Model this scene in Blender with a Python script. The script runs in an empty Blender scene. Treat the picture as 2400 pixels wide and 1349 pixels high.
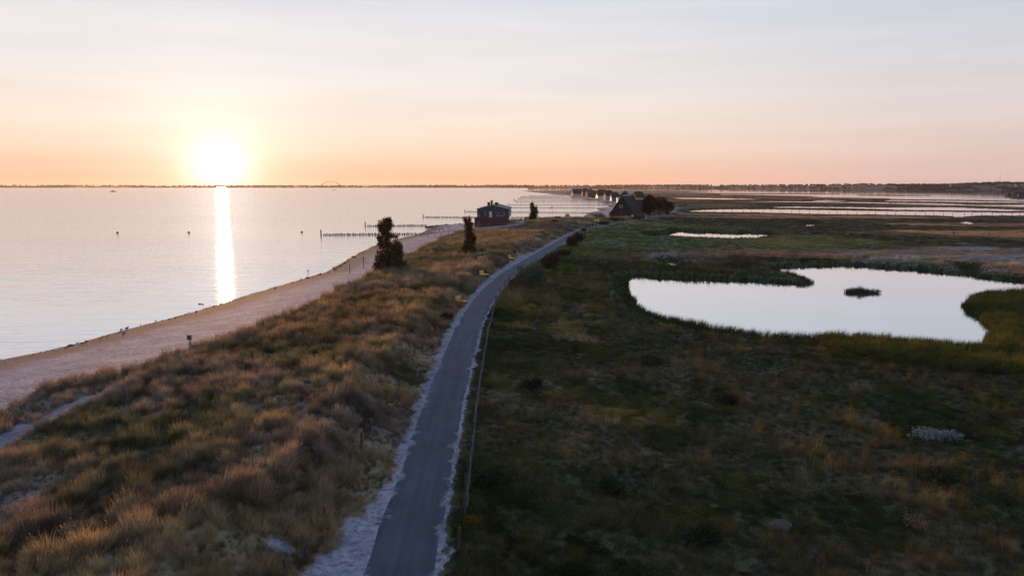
import bpy, bmesh, math, random
import numpy as np
from mathutils import Vector, Matrix
random.seed(7)
RNG = np.random.default_rng(7)
SC = bpy.context.scene
COL = SC.collection
PI = math.pi

# ------------------------------------------------------------------ camera
H = 16.0
FPX = 1621.0
PITCH = math.atan((674.5 - 436.5) / FPX)
cam = bpy.data.cameras.new('camera')
camo = bpy.data.objects.new('camera', cam)
COL.objects.link(camo)
cam.sensor_fit = 'HORIZONTAL'; cam.sensor_width = 36.0
cam.lens = 36.0 * FPX / 2400.0
cam.clip_start = 0.1; cam.clip_end = 60000
camo.location = (0, 0, H)
camo.rotation_euler = (PI / 2 - PITCH, 0, 0)
SC.camera = camo

# ------------------------------------------------------------------ sky, sun, exposure
SUN_AZ = math.radians(-22.6)      # from +Y, negative = to the left
SUN_EL = math.radians(2.0)
SUND = Vector((math.sin(SUN_AZ) * math.cos(SUN_EL), math.cos(SUN_AZ) * math.cos(SUN_EL), math.sin(SUN_EL)))
def lin(r, g, b):
    f = lambda c: (c / 12.92) if c <= 0.04045 else ((c + 0.055) / 1.055) ** 2.4
    return (f(r / 255), f(g / 255), f(b / 255), 1)
W = bpy.data.worlds.new('World'); SC.world = W; W.use_nodes = True
nt = W.node_tree; nt.nodes.clear()
def N(t, **k):
    n = nt.nodes.new(t)
    for a, v in k.items(): setattr(n, a, v)
    return n
def L(a, b): nt.links.new(a, b)
tc = N('ShaderNodeTexCoord')
sep = N('ShaderNodeSeparateXYZ'); L(tc.outputs['Generated'], sep.inputs[0])
def ramp(stops):
    r = N('ShaderNodeValToRGB'); r.color_ramp.interpolation = 'B_SPLINE'
    e = r.color_ramp.elements
    while len(e) > 1: e.remove(e[-1])
    e[0].position = stops[0][0]; e[0].color = stops[0][1]
    for p, c in stops[1:]:
        x = e.new(p); x.color = c
    return r
rA = ramp([(0, lin(249,182,146)), (.018, lin(251,196,160)), (.045, lin(251,216,188)), (.08, lin(247,228,210)), (.14, lin(239,231,227)), (.25, lin(226,227,231)),
           (.45, lin(165,185,222)), (1, lin(110,138,192))])
rB = ramp([(0, lin(214,184,178)), (.035, lin(222,193,186)), (.075, lin(225,206,200)), (.14, lin(213,211,213)), (.25, lin(194,206,220)),
           (.45, lin(150,176,220)), (1, lin(104,134,190))])
L(sep.outputs['Z'], rA.inputs[0]); L(sep.outputs['Z'], rB.inputs[0])
dot = N('ShaderNodeVectorMath', operation='DOT_PRODUCT'); L(tc.outputs['Generated'], dot.inputs[0]); dot.inputs[1].default_value = (math.sin(SUN_AZ), math.cos(SUN_AZ), math.sin(math.radians(1.15)))
mr = N('ShaderNodeMapRange', interpolation_type='SMOOTHSTEP'); L(dot.outputs['Value'], mr.inputs[0])
mr.inputs[1].default_value = .50; mr.inputs[2].default_value = .98
mix = N('ShaderNodeMix', data_type='RGBA'); L(mr.outputs[0], mix.inputs[0]); L(rB.outputs[0], mix.inputs[6]); L(rA.outputs[0], mix.inputs[7])
def glow(k, amp, col):
    a = N('ShaderNodeMath', operation='SUBTRACT'); a.inputs[0].default_value = 1; L(dot.outputs['Value'], a.inputs[1])
    b = N('ShaderNodeMath', operation='DIVIDE'); L(a.outputs[0], b.inputs[0]); b.inputs[1].default_value = -k
    c = N('ShaderNodeMath', operation='EXPONENT'); L(b.outputs[0], c.inputs[0])
    d = N('ShaderNodeVectorMath', operation='SCALE'); d.inputs[0].default_value = [x * amp for x in col]; L(c.outputs[0], d.inputs['Scale'])
    return d.outputs[0]
# thin streaks of high cirrus
mp = N('ShaderNodeMapping'); mp.inputs['Scale'].default_value = (2.2, 2.2, 26); mp.inputs['Rotation'].default_value = (.03, .05, 0)
L(tc.outputs['Generated'], mp.inputs[0])
cn = N('ShaderNodeTexNoise'); cn.inputs['Scale'].default_value = 1.6; cn.inputs['Detail'].default_value = 5; L(mp.outputs[0], cn.inputs[0])
cr = N('ShaderNodeMapRange'); L(cn.outputs[0], cr.inputs[0]); cr.inputs[1].default_value = .35; cr.inputs[2].default_value = .75; cr.inputs[3].default_value = 1.015; cr.inputs[4].default_value = 1.085
sc0 = N('ShaderNodeVectorMath', operation='SCALE'); L(mix.outputs[2], sc0.inputs[0]); L(cr.outputs[0], sc0.inputs['Scale'])
acc = sc0.outputs[0]
for k, amp, col in ((.0007, .58, (1, .96, .90)), (.0048, .25, (1, .88, .66)), (.02, .06, (1, .82, .6))):
    a = N('ShaderNodeVectorMath', operation='ADD'); L(acc, a.inputs[0]); L(glow(k, amp, col), a.inputs[1]); acc = a.outputs[0]
bg = N('ShaderNodeBackground'); L(acc, bg.inputs[0]); bg.inputs[1].default_value = 1.0
wo = N('ShaderNodeOutputWorld'); L(bg.outputs[0], wo.inputs[0])
W.cycles.sampling_method = 'MANUAL'; W.cycles.sample_map_resolution = 2048

sl = bpy.data.lights.new('sun', 'SUN'); sl.energy = 5.0; sl.angle = math.radians(.6); sl.color = (1, .50, .20)
so = bpy.data.objects.new('sun', sl); COL.objects.link(so)
so.rotation_euler = SUND.to_track_quat('Z', 'Y').to_euler(); so.location = (0, 0, 200)
SC.view_settings.view_transform = 'Standard'; SC.view_settings.look = 'None'
SC.view_settings.exposure = 0; SC.view_settings.gamma = 1; SC.view_settings.use_curve_mapping = False
cy = SC.cycles
cy.use_denoising = True; cy.use_adaptive_sampling = False; cy.denoiser = 'OPENIMAGEDENOISE'; cy.denoising_prefilter = 'NONE'; cy.denoising_input_passes = 'RGB_ALBEDO_NORMAL'; cy.max_bounces = 5; cy.diffuse_bounces = 2; cy.glossy_bounces = 3; cy.transmission_bounces = 3
cy.transparent_max_bounces = 6; cy.volume_bounces = 0; cy.sample_clamp_indirect = 4
cy.caustics_reflective = False; cy.caustics_refractive = False
try: cy.volume_step_rate = 4
except Exception: pass

# ------------------------------------------------------------------ helpers
def G(px, py, z=0.0):
    """the point of the level plane z that the drone sees at this place of the photograph"""
    x = px - 1200.0; v = 674.5 - py
    dy = FPX * math.cos(PITCH) + v * math.sin(PITCH); dz = -FPX * math.sin(PITCH) + v * math.cos(PITCH)
    t = (z - H) / dz
    return (x * t, dy * t)
def GL(pts, z=0.0): return np.array([G(p[0], p[1], p[2] if len(p) > 2 else z) for p in pts])
def spx(y):  # metres per photo pixel at ground distance y
    return y / (FPX * math.cos(PITCH))

def seg_dist(P, poly, closed):
    Q = np.asarray(poly); A = Q if closed else Q[:-1]; B = np.roll(Q, -1, 0) if closed else Q[1:]
    best = np.full(len(P), 1e18); 
    for a, b in zip(A, B):
        d = b - a; l = max(float(d @ d), 1e-9)
        t = np.clip(((P[:, 0] - a[0]) * d[0] + (P[:, 1] - a[1]) * d[1]) / l, 0, 1)
        ex = P[:, 0] - a[0] - t * d[0]; ey = P[:, 1] - a[1] - t * d[1]
        np.minimum(best, ex * ex + ey * ey, out=best)
    return np.sqrt(best)
def inside(P, poly):
    Q = np.asarray(poly); r = np.zeros(len(P), bool); j = len(Q) - 1
    x, y = P[:, 0], P[:, 1]
    for i in range(len(Q)):
        xi, yi = Q[i]; xj, yj = Q[j]
        c = ((yi > y) != (yj > y))
        if abs(yj - yi) > 1e-12: r ^= c & (x < (xj - xi) * (y - yi) / (yj - yi) + xi)
        j = i
    return r
def sdf(P, poly):
    d = seg_dist(P, poly, True); return np.where(inside(P, poly), d, -d)
def sst(a, b, x):
    t = np.clip((x - a) / (b - a), 0, 1); return t * t * (3 - 2 * t)
def _h(ix, iy, s):
    n = (ix.astype(np.int64) * 374761393 + iy.astype(np.int64) * 668265263 + s * 974634777) & 0x7fffffff
    n = ((n ^ (n >> 13)) * 1274126177) & 0x7fffffff
    return ((n ^ (n >> 16)) & 0xffff) / 65535.0
def vnoise(x, y, s=0):
    ix = np.floor(x); iy = np.floor(y); fx = x - ix; fy = y - iy
    fx = fx * fx * (3 - 2 * fx); fy = fy * fy * (3 - 2 * fy)
    a = _h(ix, iy, s); b = _h(ix + 1, iy, s); c = _h(ix, iy + 1, s); d = _h(ix + 1, iy + 1, s)
    return (a + (b - a) * fx) * (1 - fy) + (c + (d - c) * fx) * fy
def fbm(x, y, sc, octs=3, s=0):
    r = 0; a = 1; t = 0
    for i in range(octs):
        r = r + a * vnoise(x / sc + 17.3 * i + s * 3.1, y / sc - 9.7 * i + s * 5.7, s + i); t += a; a *= .5; sc *= .47
    return r / t

def tag(o, label=None, cat=None, group=None, kind=None):
    if label: o['label'] = label
    if cat: o['category'] = cat
    if group: o['group'] = group
    if kind: o['kind'] = kind
    return o
def empty(name, loc, label, cat, rz=0, group=None):
    o = bpy.data.objects.new(name, None); COL.objects.link(o); o.location = loc; o.rotation_euler = (0, 0, rz); o.empty_display_size = .3
    return tag(o, label, cat, group)
def link_mesh(name, me, mat=None, parent=None, loc=None):
    o = bpy.data.objects.new(name, me); COL.objects.link(o)
    if mat and not me.materials: me.materials.append(mat)
    if parent: o.parent = parent
    if loc is not None: o.location = loc
    return o
class MB:
    def __init__(s): s.v = []; s.f = []
    def quad(s, a, b, c, d):
        n = len(s.v); s.v += [a, b, c, d]; s.f.append((n, n + 1, n + 2, n + 3)); return s
    def poly(s, pts):
        n = len(s.v); s.v += list(pts); s.f.append(tuple(range(n, n + len(pts)))); return s
    def box(s, c, d, rz=0, rx=0, ry=0):
        M = Matrix.Rotation(rz, 3, 'Z') @ Matrix.Rotation(ry, 3, 'Y') @ Matrix.Rotation(rx, 3, 'X'); n = len(s.v); c = Vector(c)
        for z in (-1, 1):
            for x, y in ((-1, -1), (1, -1), (1, 1), (-1, 1)):
                s.v.append(tuple(c + M @ Vector((x * d[0] / 2, y * d[1] / 2, z * d[2] / 2))))
        s.f += [(n + 3, n + 2, n + 1, n), (n + 4, n + 5, n + 6, n + 7)]
        for i in range(4): s.f.append((n + i, n + (i + 1) % 4, n + 4 + (i + 1) % 4, n + 4 + i))
        return s
    def tube(s, pts, rad, seg=7, cap=True):
        pts = [Vector(p) for p in pts]; n0 = len(s.v)
        if not hasattr(rad, '__len__'): rad = [rad] * len(pts)
        for i, p in enumerate(pts):
            t = (pts[min(i + 1, len(pts) - 1)] - pts[max(i - 1, 0)]).normalized()
            u = t.cross(Vector((.31, .95, .05))) 
            if u.length < .05: u = t.cross(Vector((1, 0, 0)))
            u.normalize(); w = t.cross(u)
            for k in range(seg):
                a = 2 * PI * k / seg; s.v.append(tuple(p + (u * math.cos(a) + w * math.sin(a)) * rad[i]))
        for i in range(len(pts) - 1):
            for k in range(seg):
                a = n0 + i * seg + k; b = n0 + i * seg + (k + 1) % seg; s.f.append((a, b, b + seg, a + seg))
        if cap:
            s.f.append(tuple(n0 + k for k in range(seg))[::-1]); e = n0 + (len(pts) - 1) * seg; s.f.append(tuple(e + k for k in range(seg)))
        return s
    def prism(s, prof, y0, y1):
        """profile of (x,z) points extruded along y"""
        n = len(s.v); k = len(prof)
        s.v += [(x, y0, z) for x, z in prof] + [(x, y1, z) for x, z in prof]
        s.f += [tuple(range(n, n + k)), tuple(range(n + 2 * k - 1, n + k - 1, -1))]
        for i in range(k): s.f.append((n + i, n + k + i, n + k + (i + 1) % k, n + (i + 1) % k))
        return s
    def mesh(s, name, mat, smooth=False):
        me = bpy.data.meshes.new(name); me.from_pydata([tuple(p) for p in s.v], [], s.f)
        bm = bmesh.new(); bm.from_mesh(me); bmesh.ops.recalc_face_normals(bm, faces=bm.faces); bm.to_mesh(me); bm.free()
        if mat: me.materials.append(mat)
        if smooth: me.polygons.foreach_set('use_smooth', [True] * len(me.polygons))
        return me
    def build(s, name, mat, parent=None, smooth=False, loc=None): return link_mesh(name, s.mesh(name, mat, smooth), None, parent, loc)
def np_mesh(name, V, F, mat=None, smooth=False):
    """V (n,3), F (m,k) arrays"""
    me = bpy.data.meshes.new(name); V = np.asarray(V, np.float32); F = np.asarray(F, np.int32); k = F.shape[1]
    me.vertices.add(len(V)); me.vertices.foreach_set('co', V.ravel())
    me.loops.add(F.size); me.loops.foreach_set('vertex_index', F.ravel())
    me.polygons.add(len(F)); me.polygons.foreach_set('loop_start', np.arange(0, F.size, k, dtype=np.int32))
    me.polygons.foreach_set('loop_total', np.full(len(F), k, np.int32))
    if smooth: me.polygons.foreach_set('use_smooth', np.ones(len(F), bool))
    me.update(calc_edges=True); me.validate()
    if mat: me.materials.append(mat)
    return me

# ------------------------------------------------------------------ materials
MATS = {}
def shader(name):
    m = bpy.data.materials.new(name); m.use_nodes = True; t = m.node_tree; t.nodes.clear()
    out = t.nodes.new('ShaderNodeOutputMaterial'); return m, t, out
def mat(name, col, rough=.8, var=.25, scale=3.0, bump=0.0, spec=.3, metal=0, stretch=(1, 1, 1)):
    if name in MATS: return MATS[name]
    m, t, out = shader(name)
    b = t.nodes.new('ShaderNodeBsdfPrincipled'); b.inputs['Roughness'].default_value = rough; b.inputs['Specular IOR Level'].default_value = spec; b.inputs['Metallic'].default_value = metal
    c = t.nodes.new('ShaderNodeTexCoord'); mpn = t.nodes.new('ShaderNodeMapping'); mpn.inputs['Scale'].default_value = stretch
    t.links.new(c.outputs['Object'], mpn.inputs[0])
    n = t.nodes.new('ShaderNodeTexNoise'); n.inputs['Scale'].default_value = scale; n.inputs['Detail'].default_value = 5; t.links.new(mpn.outputs[0], n.inputs[0])
    r = t.nodes.new('ShaderNodeMapRange'); r.inputs[1].default_value = .25; r.inputs[2].default_value = .75; r.inputs[3].default_value = 1 - var; r.inputs[4].default_value = 1 + var
    t.links.new(n.outputs[0], r.inputs[0])
    s = t.nodes.new('ShaderNodeVectorMath'); s.operation = 'SCALE'; s.inputs[0].default_value = col[:3]; t.links.new(r.outputs[0], s.inputs['Scale'])
    t.links.new(s.outputs[0], b.inputs['Base Color'])
    if bump:
        bp = t.nodes.new('ShaderNodeBump'); bp.inputs['Strength'].default_value = bump; bp.inputs['Distance'].default_value = .05
        t.links.new(n.outputs[0], bp.inputs['Height']); t.links.new(bp.outputs[0], b.inputs['Normal'])
    t.links.new(b.outputs[0], out.inputs[0]); MATS[name] = m; return m
def leafmat(name, col, trans=.4, var=.35, attr=None, scale=.6):
    """leaves and blades: thin, so part of the light passes through"""
    if name in MATS: return MATS[name]
    m, t, out = shader(name)
    if attr:
        a = t.nodes.new('ShaderNodeAttribute'); a.attribute_type = 'INSTANCER'; a.attribute_name = attr; base = a.outputs['Color']
    else:
        a = t.nodes.new('ShaderNodeRGB'); a.outputs[0].default_value = (*col[:3], 1); base = a.outputs[0]
    g = t.nodes.new('ShaderNodeNewGeometry')
    r = t.nodes.new('ShaderNodeMapRange'); r.inputs[3].default_value = 1 - var; r.inputs[4].default_value = 1 + var; t.links.new(g.outputs['Random Per Island'], r.inputs[0])
    s = t.nodes.new('ShaderNodeVectorMath'); s.operation = 'SCALE'; t.links.new(base, s.inputs[0]); t.links.new(r.outputs[0], s.inputs['Scale'])
    d = t.nodes.new('ShaderNodeBsdfDiffuse'); tr = t.nodes.new('ShaderNodeBsdfTranslucent'); mx = t.nodes.new('ShaderNodeMixShader'); mx.inputs[0].default_value = trans
    t.links.new(s.outputs[0], d.inputs[0]); t.links.new(s.outputs[0], tr.inputs[0])
    t.links.new(d.outputs[0], mx.inputs[1]); t.links.new(tr.outputs[0], mx.inputs[2]); t.links.new(mx.outputs[0], out.inputs[0])
    MATS[name] = m; return m

M_wood = mat('weathered_wood', (.055, .052, .048), .85, .35, 6, .3, stretch=(1, 1, .2))
M_dwood = mat('dark_wet_wood', (.05, .04, .034), .7, .3, 6)
M_thatch = mat('thatch', (.036, .032, .030), .95, .35, 4, .5, stretch=(1, 1, .15))
M_ridge = mat('pale_ridge_thatch', (.26, .24, .22), .95, .25, 5)
M_black = mat('black_boards', (.022, .02, .02), .7, .3, 5, .2, stretch=(4, 4, .3))
M_white = mat('white_paint', (.55, .55, .55), .6, .06, 3)
M_hill = mat('hill_building_plaster', (.15, .14, .15), .95, .1, 2, spec=.05)
M_glass = mat('window_glass', (.03, .035, .04), .08, .1, 1, spec=.8)
M_redwood = mat('dark_red_boards', (.085, .030, .026), .75, .25, 2.5, .2, stretch=(5, 5, .3))
M_grey = mat('grey_boards', (.060, .058, .066), .7, .2, 2, .2, stretch=(.4, .4, 6))
M_greymetal = mat('grey_metal', (.28, .28, .30), .45, .1, 3, metal=.4)
M_blue = mat('blue_paint', (.035, .16, .42), .6, .1, 3)
M_yellow = mat('yellow_paint', (.62, .36, .06), .6, .1, 3)
M_cream = mat('cream_plaster', (.36, .28, .21), .75, .1, 2)
M_brick = mat('brown_brick', (.14, .075, .05), .85, .25, 4)
M_bench = mat('yellow_bench_wood', (.82, .42, .12), .6, .12, 7, stretch=(.3, 4, 1))
M_bark = mat('bark', (.07, .055, .042), .9, .3, 8, .5, stretch=(1, 1, .3))
M_rock = mat('shore_rock', (.08, .07, .065), .8, .4, 3, .5)
M_black2 = mat('black_plastic', (.02, .02, .022), .5, .1, 3)
M_red = mat('red_paint', (.35, .05, .03), .6, .1, 3)
M_orange = mat('faded_orange', (.45, .14, .04), .6, .15, 3)

# ------------------------------------------------------------------ outlines of the land, in metres
Zp = 1.5      # height of the path
SHORE_PX = [(-900,1120),(-400,945),(0,845),(100,825),(200,801),(297,773),(400,746),(470,727),(540,705),(600,686),(660,669),(720,651),(770,637),
  (820,606),(850,590),(880,575),(950,556),(985,549),(1003,537),(1000,531),(1040,527),(1075,526),(1110,522),(1160,519),(1215,518),(1260,516),(1300,517),
  (1340,517),(1358,514.5),(1366,511.5),(1371,505),(1377,502),(1371,499.5),(1395,496),(1408,493),(1400,489.5),(1397,487.7),(1420,486.5),(1431,485),
  (1424,481.5),(1424,480.2),(1438,478.5),(1424,475.2),(1402,473.9),(1424,472.7),(1418,471),(1386,469.3),(1400,468.3),(1375,466.5),(1352,463),(1340,460.5),
  (1327,458.5),(1310,457),(1278,455.5),(1296,454.2),(1270,452.5),(1240,449.5),(1222,447.3)]
LAGOON_PX = [(1270,446.2),(1340,445.6),(1450,446),(1560,446.4),(1604,448),(1704,448.6),(1610,450.3),(1680,452.2),(1760,452.9),(1900,453.5),(1965,454.3),(1980,455.8),
  (1900,455.3),(1744,455),(1745,456.6),(1830,458.5),(1920,460),(1862,461),(1960,463),(2075,465),(2088,466.6),(2160,467.8),(2290,469),(2400,472),(2600,476),(3400,492)]
SHORE = GL(SHORE_PX)
LAND = np.vstack([SHORE, GL(LAGOON_PX), np.array([[900., 300.], [500., -200.], [-150., -200.], [-140., 30.]])])
ISLE = GL([(2005,457.2),(2060,456.2),(2100,457.2),(2190,458.6),(2100,458.9),(2020,458)])
ISLE2 = GL([(2318,457.2),(2345,456.3),(2400,456.3),(2600,457),(2600,459),(2400,458.6),(2350,458.2)])
WATERS_PX = [
  [(1556,463),(1640,463.3),(1740,465),(1800,467),(1700,467),(1600,465.5)],
  [(1686,454.9),(1744,455),(1744,456.1),(1690,455.9)],
  [(1895,469.8),(1940,469),(1965,469.6),(2000,470.4),(1960,470.6),(1920,470.6)],
  [(2063,470.5),(2090,468.8),(2180,469.5),(2290,471),(2400,473),(2700,478),(2700,481),(2400,474.2),(2290,473.7),(2180,472.7),(2090,471.9)],
  [(1740,471.3),(1900,471.8),(2000,473.3),(2090,474.8),(2200,476.3),(2300,478.7),(2400,478.3),(2700,485),(2700,492),(2400,484),(2330,482.5),(2280,480.8),(2200,479.5),(2060,477),(1960,475.2),(1820,473.6),(1690,471.8)],
  [(1805,484.6),(1850,483.8),(1950,484.6),(2080,486),(2190,485.3),(2250,485.6),(2280,487.5),(2400,490),(2700,497),(2700,501),(2400,493.4),(2250,492.2),(2100,490.2),(1960,488),(1830,487.2),(1810,485.6)],
  [(1600,495.5),(1640,492),(1700,490.4),(1800,489.8),(1950,492.2),(2100,494.2),(2260,496.2),(2400,498),(2700,505),(2700,513),(2400,504.3),(2300,503.4),(2245,507),(2235,507),(2225,504.4),(2100,502.4),(1990,501),(1900,500),(1820,499.2),(1770,498),(1660,497)],
  [(1550,546.7),(1572,545.2),(1585,541),(1602,540.2),(1615,543),(1650,543.8),(1664,542),(1672,545),(1678,542.5),(1690,545.6),(1730,546),(1745,544.6),(1800,546),(1812,547.5),(1780,549.2),(1800,551),(1710,553),(1680,552),(1650,551),(1600,550)],
  [(1522,547),(1534,545.8),(1536,547.6),(1526,548.2)],
  [(2235,519),(2270,518.4),(2306,521.3),(2270,521.6)],
  [(1884,524),(1912,523.6),(1914,525.2),(1888,525.4)],
  [(1552,611),(1575,610.5),(1605,612.3),(1570,613.8)],
  [(2255,626.5),(2268,624.8),(2280,627.5),(2268,629.3)],
  [(1466,653),(1480,649),(1500,645.5),(1530,647.5),(1545,651),(1560,650),(1600,652),(1650,654),(1700,655.5),(1760,658),(1830,662),(1890,665.5),(1898,662),(1880,653),(1855,645),(1820,639),(1817,629),(1840,626),(1900,622.5),(1960,621),
   (2020,623),(2100,628),(2160,632),(2250,643),(2330,652),(2400,659),(2700,690),(2700,712),(2400,692),(2350,690),(2300,693),(2278,702),(2262,716),(2266,726),(2286,732),(2306,746),(2330,764),(2336,772),(2322,790,.6),(2292,800,1.0),
   (2230,792,1.2),(2150,785,1.2),(2080,779,1.2),(2010,773,1.2),(1950,773,1.2),(1900,775,1.2),(1830,771,1.2),(1750,762,1.2),(1690,757,1.2),(1620,750,1.1),(1560,737,1.0),(1510,723,.8),(1480,704,.5),(1464,682,.2)],
]
def near_edge(w):
    cy_ = np.mean([p[1] for p in w]); zb = 1.15 if cy_ > 515 else .45
    return [p if len(p) > 2 or p[1] < cy_ else (p[0], p[1], zb) for p in w]
WATERS = [GL(near_edge(w)) for w in WATERS_PX[:-1]] + [GL(WATERS_PX[-1])]
POND = WATERS[-1]
PL_PX = [(700,1700),(838,1349),(870,1262),(900,1180),(920,1130),(947,1045),(975,965),(1000,900),(1040,810),(1065,750),(1090,715),(1115,685),(1150,655),(1185,630),(1230,606),(1275,580),(1310,560),(1345,542),(1368,534),(1395,528),(1440,521),(1480,515),(1520,509.5),(1545,504),(1557,498),(1567,490.5),(1578,487.3),(1592,486)]
PR_PX = [(958,1700),(1022,1349),(1035,1270),(1052,1200),(1070,1080),(1080,1025),(1098,930),(1105,890),(1120,830),(1137,770),(1150,735),(1165,700),(1190,665),(1212,640),(1245,618),(1292,590),(1328,566),(1356,546),(1378,537),(1402,531),(1445,524.2),(1485,518),(1525,512.6),(1553,507.5),(1574,500.5),(1585,493.5),(1595,489.5),(1608,488)]
PL = GL(PL_PX, Zp); PR = GL(PR_PX, Zp)
def resample(p, step_fn):
    d = np.r_[0, np.cumsum(np.hypot(*np.diff(p, axis=0).T))]
    s = [0.0]
    while s[-1] < d[-1]: s.append(s[-1] + step_fn)
    s = np.array(s[:-1] + [d[-1]]); return np.c_[np.interp(s, d, p[:, 0]), np.interp(s, d, p[:, 1])]
def smooth_line(p, it=2):
    for _ in range(it):
        q = [p[0]]
        for a, b in zip(p[:-1], p[1:]): q += [a * .75 + b * .25, a * .25 + b * .75]
        q.append(p[-1]); p = np.array(q)
    return p
PC = (PL + PR) / 2
# even out the width of the path: about 2.9 m
def even(pc):
    p = smooth_line(pc, 2); p = resample(p, 1.0)
    for _ in range(4): p[1:-1] = (p[:-2] + 2 * p[1:-1] + p[2:]) / 4
    return p
PATHC = even(PC)
tg = np.gradient(PATHC, axis=0); tg /= np.linalg.norm(tg, axis=1)[:, None]
PNRM = np.c_[tg[:, 1], -tg[:, 0]]             # to the right
HALF = 1.47
PATHPOLY = np.vstack([PATHC[::3] - PNRM[::3] * HALF, (PATHC + PNRM * HALF)[::-3]])
VERGE_PX = [(560,1700),(700,1349),(742,1310),(765,1262),(800,1235),(790,1205),(850,1200),(892,1130),(925,1120),(905,1085),(930,1040),(940,1010),(962,950),(985,900),(1010,840),(1028,800),(1038,780),(1060,742),(1085,705),(1105,683),(1135,655),(1160,635),(1190,615),(1212,602),(1245,590),(1290,566),(1325,549),(1350,539)]
VERGE = np.vstack([GL(VERGE_PX, Zp), PATHC[np.argmin(np.abs(PATHC[:,1]-G(1350,539,Zp)[1]))][None], PATHC[:np.argmin(np.abs(PATHC[:,1]-G(1350,539,Zp)[1])):8][::-1]])
FOOT_PX = [(-900,1240),(-300,1060),(0,966),(37,938),(123,893),(191,869),(262,868),(275,884),(300,866),(368,842),(443,820),(518,788),(580,768),(640,748),(700,724),(760,694),(800,668),(850,650),(880,628),(945,600),(992,578),(1037,553),(1082,538),(1112,534)]
BEACH = np.vstack([SHORE[:23], GL([(1108,531)], 1.5), GL(FOOT_PX, 1.5)[::-1]])
FORE = GL([(1100,534),(1205,531),(1222,523),(1240,521),(1236,528),(1222,535),(1205,538),(1110,539)], 1.5)
BLOW = [GL([(-80,1035),(40,985),(120,955),(200,915),(290,892),(300,900),(250,925),(190,945),(120,985),(40,1022),(-80,1062)], 1.9),
        GL([(262,872),(300,862),(305,874),(270,886)], 1.5),
        GL([(585,1285),(640,1262),(705,1262),(712,1285),(640,1300)], 2.0),
        GL([(838,948),(862,938),(900,942),(892,956),(846,960)], 1.8), GL([(880,900),(905,893),(922,905),(895,912)], 1.8),
        GL([(1112,598),(1135,595),(1150,603),(1120,606)], 1.8),
        ]
GREEN = GL([(1340,560),(1390,528),(1500,515),(1640,520),(1900,548),(2100,565),(2000,590),(1700,590),(1500,585),(1380,600),(1320,640),(1300,600)], .6)
STRAW = [GL([(1560,497),(1800,500),(2100,504),(2400,512),(2700,520),(2700,560),(2400,558),(2100,547),(1850,538),(1600,524),(1480,527),(1560,520),(1540,508)], .6)]
SILVER = GL([(1440,598),(1700,585),(2000,592),(2300,575),(2700,600),(2700,650),(2300,640),(2000,612),(1700,610),(1500,612)], .6)
WARM = GL([(1150,720),(1250,690),(1400,740),(1480,850),(1600,960),(1550,1080),(1350,1050),(1220,900),(1150,820)], 1.0)
REEDY = GL([(2262,690),(2420,680),(2700,740),(2700,850),(2400,860),(2200,850),(1950,800),(1960,778),(2200,795),(2300,790),(2330,770),(2290,735)], 1.0)
FAR = 300.0

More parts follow.
